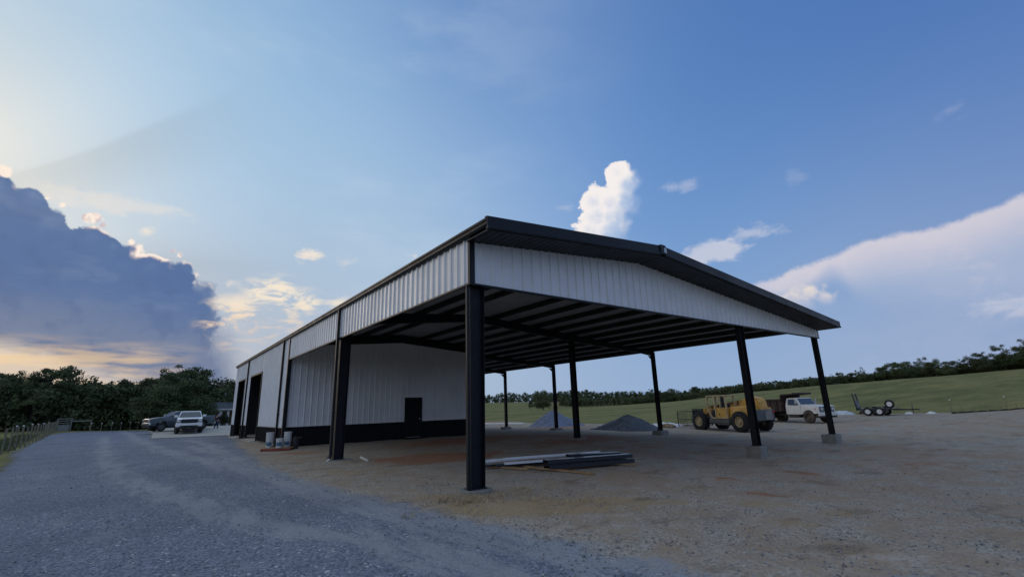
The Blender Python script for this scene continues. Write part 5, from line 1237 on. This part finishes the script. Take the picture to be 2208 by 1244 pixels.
# ------------------------------------------------------------------ house, pole, bush, person
def house():
    x0, y0 = 1.9, 83.0; z = G(x0 + 4, y0)
    h = empty('farmhouse', (x0, y0, z), 0, 'small house with a grey roofed white column porch beyond the pickups', 'house')
    MB().box((1.4, 2.6, 0), (12, 10, 2.75)).build('wall', M['siding'], h)
    t_ = MB(); t_.prism([(-.35, 0), (12.4, 0), (12.4, .1), (-.35, .1)], -.4, 2.8)
    t_ = MB(); t_.hexa([(-.4, -.4, 2.78), (12.4, -.4, 2.78), (12.4, 6.2, 2.78), (-.4, 6.2, 2.78), (.2, 3.0, 3.95), (12.4, 3.0, 3.95), (12.4, 3.4, 3.95), (.2, 3.4, 3.95)]); t_.build('roof', M['shingle'], h)
    t_ = MB(); t_.box((-.42, -.44, 2.6), (12.42, -.402, 2.80)); t_.box((-.44, -.4, 2.6), (-.402, 6.2, 2.80)); t_.box((-.1, -.1, 2.45), (12.1, .1, 2.62)); t_.build('fascia', M['housewhite'], h)
    for x in (.1, 2.1, 3.2, 5.8, 8.5): MB().box((x - .17, -.1, .1), (x + .17, .22, 2.45), bev=.02).build('porch_column', M['housewhite'], h)
    MB().box((-.2, -.3, 0), (12, 2.6, .12)).build('porch_floor', M['concrete'], h)
    for x in (2.1, 4.4):
        w_ = MB().box((x, 2.56, .9), (x + .9, 2.595, 2.2)).build('window', M['glassdark'], h); t_ = MB(); t_.box((x - .08, 2.54, .82), (x + .98, 2.559, .9)); t_.box((x - .08, 2.54, 2.2), (x + .98, 2.559, 2.28)); t_.build('frame', M['housewhite'], w_)
    MB().box((3.3, 2.55, .12), (4.2, 2.595, 2.1)).build('door', M['wood'], h)
house()
x_, y_ = azr(5.95, 102); pl = empty('utility_pole', (x_, y_, G(x_, y_)), 0, 'grey utility pole with a small pale canister rising behind the house', 'pole')
MB().cyl((0, 0, -.3), (0, 0, 6.2), .11, .08, 8).build('pole', M['gatem'], pl); MB().cyl((.22, 0, 5.1), (.22, 0, 5.9), .17, .17, 10).build('canister', M['gatem'], pl); MB().beam((-.5, 0, 6.0), (.5, 0, 6.0), .08, .08).build('crossarm', M['postwood'], pl)

def person(x, y, rz_, label):
    p = empty('person', (x, y, G(x, y)), rz_, label, 'person')
    def skin_mesh(name, V_, E_, R_, m_, parent, sub=2):
        me = bpy.data.meshes.new(name); me.from_pydata(V_, E_, []); o = bpy.data.objects.new(name, me); COL.objects.link(o); o.parent = parent
        o.modifiers.new('skin', 'SKIN'); 
        for i, r in enumerate(R_):
            sv = me.skin_vertices[0].data[i]; sv.radius = r if isinstance(r, tuple) else (r, r); sv.use_root = (i == 0)
        s_ = o.modifiers.new('sub', 'SUBSURF'); s_.levels = sub; s_.render_levels = sub; me.materials.append(m_); return o
    B_ = [(0, 0, .94), (0, .02, 1.15), (0, .05, 1.38), (0, .06, 1.48), (0, .10, 1.56), (0, .11, 1.66), (.19, .05, 1.40), (.26, .02, 1.14), (.22, .18, .92), (.21, .24, .84), (-.19, .05, 1.40), (-.27, -.02, 1.14), (-.25, .10, .90), (-.24, .15, .82),
          (.1, 0, .88), (.13, .10, .50), (.14, .02, .09), (.15, .16, .05), (-.1, 0, .88), (-.13, -.04, .50), (-.14, -.18, .10), (-.14, -.06, .05)]
    E_ = [(0, 1), (1, 2), (2, 3), (3, 4), (4, 5), (2, 6), (6, 7), (7, 8), (8, 9), (2, 10), (10, 11), (11, 12), (12, 13), (0, 14), (14, 15), (15, 16), (16, 17), (0, 18), (18, 19), (19, 20), (20, 21)]
    R_ = [(.15, .11), (.14, .10), (.15, .10), .055, .085, .08, .055, .042, .032, .03, .055, .042, .032, .03, .085, .06, .045, .04, .085, .06, .045, .04]
    skin_mesh('body', B_, E_, R_, M['skin'], p)
    skin_mesh('shirt', [B_[0], B_[1], B_[2], (0, .055, 1.45), B_[6], B_[7], B_[10], B_[11]], [(0, 1), (1, 2), (2, 3), (2, 4), (4, 5), (2, 6), (6, 7)], [(.165, .125), (.155, .115), (.165, .115), .07, .07, .056, .07, .056], M['shirt'], p)
    skin_mesh('jeans', [(0, 0, .96), B_[14], B_[15], B_[16], B_[18], B_[19], B_[20]], [(0, 1), (1, 2), (2, 3), (0, 4), (4, 5), (5, 6)], [(.16, .12), .1, .075, .062, .1, .075, .062], M['denim'], p)
    skin_mesh('hair', [(0, .085, 1.66), (0, .085, 1.72)], [(0, 1)], [.09, .075], M['hair'], p)
px_, py_ = azr(5.6, 60)
person(px_, py_, math.radians(-70), 'person in a navy shirt and blue jeans walking by the pickups')

# ------------------------------------------------------------------ trees
def leaf_mesh(name, centers, radii, nleaf, size, m_, flat=.95):
    """many leaf-sized faces on the shells of overlapping clumps"""
    c = np.array(centers); r = np.array(radii); w = r ** 2; k = rng.choice(len(c), nleaf, p=w / w.sum())
    d = rng.normal(size=(nleaf, 3)); d /= np.linalg.norm(d, axis=1)[:, None]
    d[:, 2] = np.where(d[:, 2] < -.5, -d[:, 2], d[:, 2])
    rad = r[k] * (rng.random(nleaf) ** .45) * (1 + rng.normal(0, .12, nleaf)); P = c[k] + d * rad[:, None] * np.array([1, 1, flat])
    nrm = d + rng.normal(0, .6, (nleaf, 3)); nrm /= np.linalg.norm(nrm, axis=1)[:, None]
    a = np.cross(nrm, rng.normal(size=(nleaf, 3))); a /= np.linalg.norm(a, axis=1)[:, None]; b = np.cross(nrm, a)
    s = size * rng.uniform(.55, 1.35, nleaf)[:, None]
    V_ = np.stack([P - a * s, P + b * s * .6, P + a * s, P - b * s * .6], 1).reshape(-1, 3); F_ = np.arange(nleaf * 4).reshape(-1, 4)
    me = bpy.data.meshes.new(name); me.from_pydata(V_.tolist(), [], F_.tolist()); me.materials.append(m_); return me
def trunk_mesh(H, cl, base_r):
    t_ = MB(); top = H * .72; n = 6; pts = []
    for i in range(n + 1):
        z = top * i / n; pts.append((.12 * math.sin(i * 1.3) * i / n, .12 * math.cos(i * 1.7) * i / n, z - .2 * (i == 0)))
    for i in range(n): t_.cyl(pts[i], pts[i + 1], base_r * (1 - .8 * i / n) * (1.35 if i == 0 else 1), base_r * (1 - .8 * (i + 1) / n), 8)
    for c in cl:
        z = max(H * .2, c[2] - .5 * math.hypot(c[0], c[1])); j = min(int(z / top * n), n - 1)
        if c[2] > pts[j][2]: t_.cyl(pts[j + (0 if j + 1 > n else 0)], c, base_r * .28, base_r * .07, 5)
    me = bpy.data.meshes.new('trunk'); me.from_pydata(t_.v, [], t_.f); me.materials.append(M['bark']); return me
def variant(kind, seed):
    """unit trees 10 m tall"""
    rr = np.random.default_rng(seed); C_, R_ = [], []
    if kind == 'broad':
        for _ in range(26):
            z = rr.uniform(2.2, 8.8); e = 3.3 * math.sin(PI * min(max((z - .8) / 9.4, .05), .97)) ** .6
            a = rr.random() * 6.28; q = e * math.sqrt(rr.random()) * .9; C_.append((q * math.cos(a), q * math.sin(a), z)); R_.append(rr.uniform(.9, 1.6) * (1 if z < 7.5 else .75))
        C_.append((rr.normal(0, .5), rr.normal(0, .5), 9.2)); R_.append(.8)
        return C_, R_, 9500, .135, M['leaf']
    if kind == 'tall':
        for _ in range(24):
            z = rr.uniform(2.5, 9.2); e = 1.9 * math.sin(PI * min(max((z - 1.2) / 9.2, .08), .95)) ** .7
            a = rr.random() * 6.28; q = e * math.sqrt(rr.random()); C_.append((q * math.cos(a), q * math.sin(a), z)); R_.append(rr.uniform(.6, 1.15) * (1 if z < 8 else .7))
        return C_, R_, 7500, .12, M['leaf']
    if kind == 'airy':
        for _ in range(30):
            z = rr.uniform(2.8, 9.4); e = 2.9 * math.sin(PI * min(max((z - 1) / 9.4, .08), .95)) ** .6
            a = rr.random() * 6.28; q = e * rr.random() ** .4; C_.append((q * math.cos(a), q * math.sin(a), z)); R_.append(rr.uniform(.4, .85))
        return C_, R_, 4200, .12, M['leafb']
    if kind == 'pine':
        for i in range(30):
            z = 3.2 + 6.5 * i / 30 + rr.normal(0, .2); e = 2.2 * (1 - (z - 3) / 7.4) + .3; a = rr.random() * 6.28; q = e * rr.uniform(.3, 1); C_.append((q * math.cos(a), q * math.sin(a), z)); R_.append(rr.uniform(.4, .8) * (1.1 - .05 * z))
        return C_, R_, 5200, .11, M['needle']
    if kind == 'low':
        for _ in range(24):
            z = rr.uniform(1.2, 8.4); e = 5.0 * math.sin(PI * min(max((z + .2) / 9.6, .08), .95)) ** .5
            a = rr.random() * 6.28; q = e * math.sqrt(rr.random()) * .9; C_.append((q * math.cos(a), q * math.sin(a), z)); R_.append(rr.uniform(1.2, 2.0) * (1 if z < 7 else .7))
        return C_, R_, 12000, .15, M['leaf']
VAR = {}
for kind, num_ in (('broad', 4), ('tall', 3), ('airy', 2), ('pine', 2), ('low', 3)):
    for k in range(num_):
        c_, r_, nl, sz, m_ = variant(kind, 100 + len(VAR)); VAR[(kind, k)] = (trunk_mesh(10, c_[::3], .2), leaf_mesh('crown', c_, r_, nl, sz, m_))
NAMES = dict(broad='broadleaf_tree', tall='slender_tree', airy='sparse_tree', pine='pine_tree', low='spreading_tree')
def tree(kind, x, y, H, label, group, wide=1.0, dz=0.0):
    ks = [q for q in VAR if q[0] == kind]; tm_, cm_ = VAR[ks[random.randrange(len(ks))]]
    t = empty(NAMES[kind], (x, y, G(x, y) + dz), random.random() * 6.28, label, 'tree', group); s_ = H / 10
    t.scale = (s_ * wide, s_ * wide, s_)
    for nm, me in (('trunk', tm_), ('crown', cm_)):
        o = bpy.data.objects.new(nm, me); COL.objects.link(o); o.parent = t
    return t
LT = [(-25, 4.3), (-14, 4.3), (-10.33, 4.37), (-8.71, 4.35), (-7.62, 4.59), (-6.62, 4.9), (-5.43, 3.84), (-4.43, 3.45), (-3.03, 3.76), (-1.92, 4.29), (-.83, 3.92), (.53, 4.4), (2.31, 5.35), (3.55, 4.62), (4.82, 3.99), (6.51, 3.45), (9, 3.3)]
RT = [(33, 1.0), (33.9, 1.02), (38.09, .89), (42.55, .97), (45.86, .91), (48.02, .73), (50.73, 1.01), (53.38, 1.34), (55.44, 1.36), (57.48, 1.59), (59.39, 1.2), (60.61, 1.4), (63.18, 1.43), (65.03, 1.79), (67.63, 1.8), (69.71, 1.87), (71.71, 1.98), (73.76, 2.84), (74.76, 2.32), (76.46, 2.9), (77.6, 2.64), (78.97, 2.95), (80.84, 2.91), (82.13, 3.39), (83.21, 3.08), (83.92, 3.79), (85.26, 4.02), (88, 4.1), (95, 4.2)]
def interp(L, a): return float(np.interp(a, [p[0] for p in L], [p[1] for p in L]))
def height_at(L, a, r, f):
    x, y = azr(a, r); return x, y, (r * math.tan(math.radians(interp(L, a))) + CAM.z - G(x, y)) * f
DESC = dict(broad='full rounded tree', tall='slender upright tree', airy='open crowned olive tree', pine='ragged dark pine', low='wide dark tree')
def where_left(a): return 'left of the farm gate' if a < -7 else 'behind the farm gate' if a < -4.8 else 'beyond the end of the drive' if a < 0 else 'behind the grey pickup' if a < 3.2 else 'behind the farmhouse'
seq = ['broad', 'tall', 'broad', 'pine', 'tall', 'broad', 'airy', 'tall']
cnt = 0
for row, (r0, st, f0) in enumerate(((92, 1.35, .88), (100, 1.5, 1.0), (109, 1.7, .97))):
    a = -15.5 + row * .45
    while a < (8.5 if row else 2.0):
        r = r0 + random.uniform(-2.5, 2.5) + (0 if a < 2 else 4); x, y, H = height_at(LT, a, r, f0 * random.uniform(.86, 1.04))
        kd = seq[cnt % 8] if not (row == 0 and random.random() < .4) else 'broad'; cnt += 1
        tree(kd, x, y, H, '%s, %s of the wood, %s' % (DESC[kd], ('front row', 'middle row', 'back row')[row], where_left(a)), 'trees of the left wood', wide=random.uniform(.95, 1.25))
        a += st * random.uniform(.85, 1.15)
x, y, H = height_at(LT, 2.35, 84, .97); tree('airy', x, y, H * 1.03, 'tallest tree of the left wood, open crowned, above the white pickup', 'trees of the left wood', 1.3)
for a, f_ in ((1.1, .82), (3.4, .85), (0.2, .66)):
    x, y, H = height_at(LT, a, 79, f_); tree('broad', x, y, H, 'leafy tree with branches to the ground just behind the pickups', 'trees of the left wood', 1.35)
x, y, H = height_at(LT, -6.6, 95, 1.0); tree('broad', x, y, H, 'tall round topped tree standing out above the wood behind the farm gate', 'trees of the left wood', 1.1)
# far right: hedgerow and woods beyond the crest of the pasture
def where_right(a): return 'between the gravel piles and the column' if a < 50 else 'above the second gravel pile' if a < 56 else 'behind the yellow telehandler' if a < 66 else 'above the dump truck' if a < 71 else 'above the trailer' if a < 79 else 'at the right end of the ridge'
def crest(a): return float(np.interp(a, [33, 41, 50, 55, 64, 72, 79, 85, 95], [330, 330, 230, 215, 215, 212, 210, 208, 208]))
a = 33.2
while a < 93:
    for row in (0, 1):
        r = crest(a) + row * 9 + random.uniform(-3, 3) + (0 if a > 50 or row == 0 else 10); x, y, H = height_at(RT, a, r, random.choice((.7, .9, 1.05, 1.2, 1.35)) * random.uniform(.93, 1.05) * (1 if row else .88))
        if 44 < a < 50 and row == 0: pass
        kd = random.choice(['low', 'low', 'broad', 'low', 'broad'])
        tree(kd, x, y, max(H, 3.2), '%s %s, %s' % (DESC[kd], where_right(a), 'on the crest' if row == 0 else 'behind the crest'), 'trees along the pasture crest', wide=random.uniform(.95, 1.3) * (1.2 if H < 6 else 1))
    a += (1.2 if a > 50 else 1.0) * random.uniform(.8, 1.2)
for a, kd, nm in ((73.85, 'airy', 'pale rounded sparse tree standing above the hedgerow over the trailer'), (76.6, 'broad', 'bushy tree rising above the hedgerow right of the sparse pale tree'), (82.1, 'low', 'large dark round tree on the ridge, second from the right edge'), (85.0, 'low', 'largest dark tree on the ridge at the right edge')):
    x, y, H = height_at(RT, a, 212, 1.03); tree(kd, x, y, H, nm, 'trees along the pasture crest', 1.0)
for a, r, f_ in ((46, 260, .9), (50.8, 225, 1.0), (52.2, 222, 1.05), (53.6, 220, 1.02)):
    x, y, H = height_at(RT, a, r, f_); tree('low', x, y, H, 'rounded tree of the nearer grove between the third column and the telehandler', 'trees along the pasture crest', 1.1)
x, y = azr(40.9, 168); tree('low', x, y, 7.6, 'lone spreading tree on the pasture above the farther gravel pile', None, 1.25, -.3)
x, y = azr(39.4, 166); tree('broad', x, y, 3.2, 'small bush left of the lone spreading pasture tree', None, 1.0)
# shrubs in front of the house
x, y = azr(6.15, 82); b_ = empty('round_shrub', (x, y, G(x, y)), 0, 'round dark shrub in front of the farmhouse porch', 'shrub')
me = leaf_mesh('foliage', [(0, 0, .9), (.4, .2, .8), (-.4, -.1, .8), (0, 0, 1.4)], [.95, .8, .8, .6], 2600, .07, M['needle'], 1.0); o = bpy.data.objects.new('foliage', me); COL.objects.link(o); o.parent = b_
MB().cyl((0, 0, -.1), (0, 0, .9), .06, n=6).build('stem', M['bark'], b_)
# understorey and deep wood that read as one mass
def mass(name, spans, label, m_, h, size, n, seed=0):
    C_, R_ = [], []
    for (a0, a1, st, r0, hh) in spans:
        a = a0
        while a < a1:
            x, y = azr(a, r0 + random.uniform(-2, 2)); z0 = G(x, y)
            for z in np.arange(.4, hh * random.uniform(.75, 1.05), 1.1): C_.append((x + random.uniform(-1, 1), y + random.uniform(-1, 1), z0 + z)); R_.append(random.uniform(1.1, 1.9))
            a += st
    me = leaf_mesh(name, C_, R_, n, size, m_); o = bpy.data.objects.new(name, me); COL.objects.link(o); tag(o, label, 'woods', kind='stuff')
mass('wood_undergrowth', [(-18, 1.5, .75, 91, 4.8), (-2, 9.5, .8, 98, 5.0), (-18, 9.5, .6, 106, 7.6)], 'dark undergrowth along the foot of the left wood', M['leaf'], 3, .22, 95000)
mass('distant_woods', [(30, 52, .3, 345, 6.0), (50, 95, .4, 236, 3.2), (40, 62, .35, 380, 8.0)], 'distant wooded skyline beyond the pasture', M['leaf'], 4, .42, 60000)
mass('hedgerow_undergrowth', [(43, 52, .3, 226, 2.6), (50, 95, .28, 216, 2.4)], 'thick undergrowth along the foot of the pasture crest trees', M['leaf'], 4, .3, 60000)
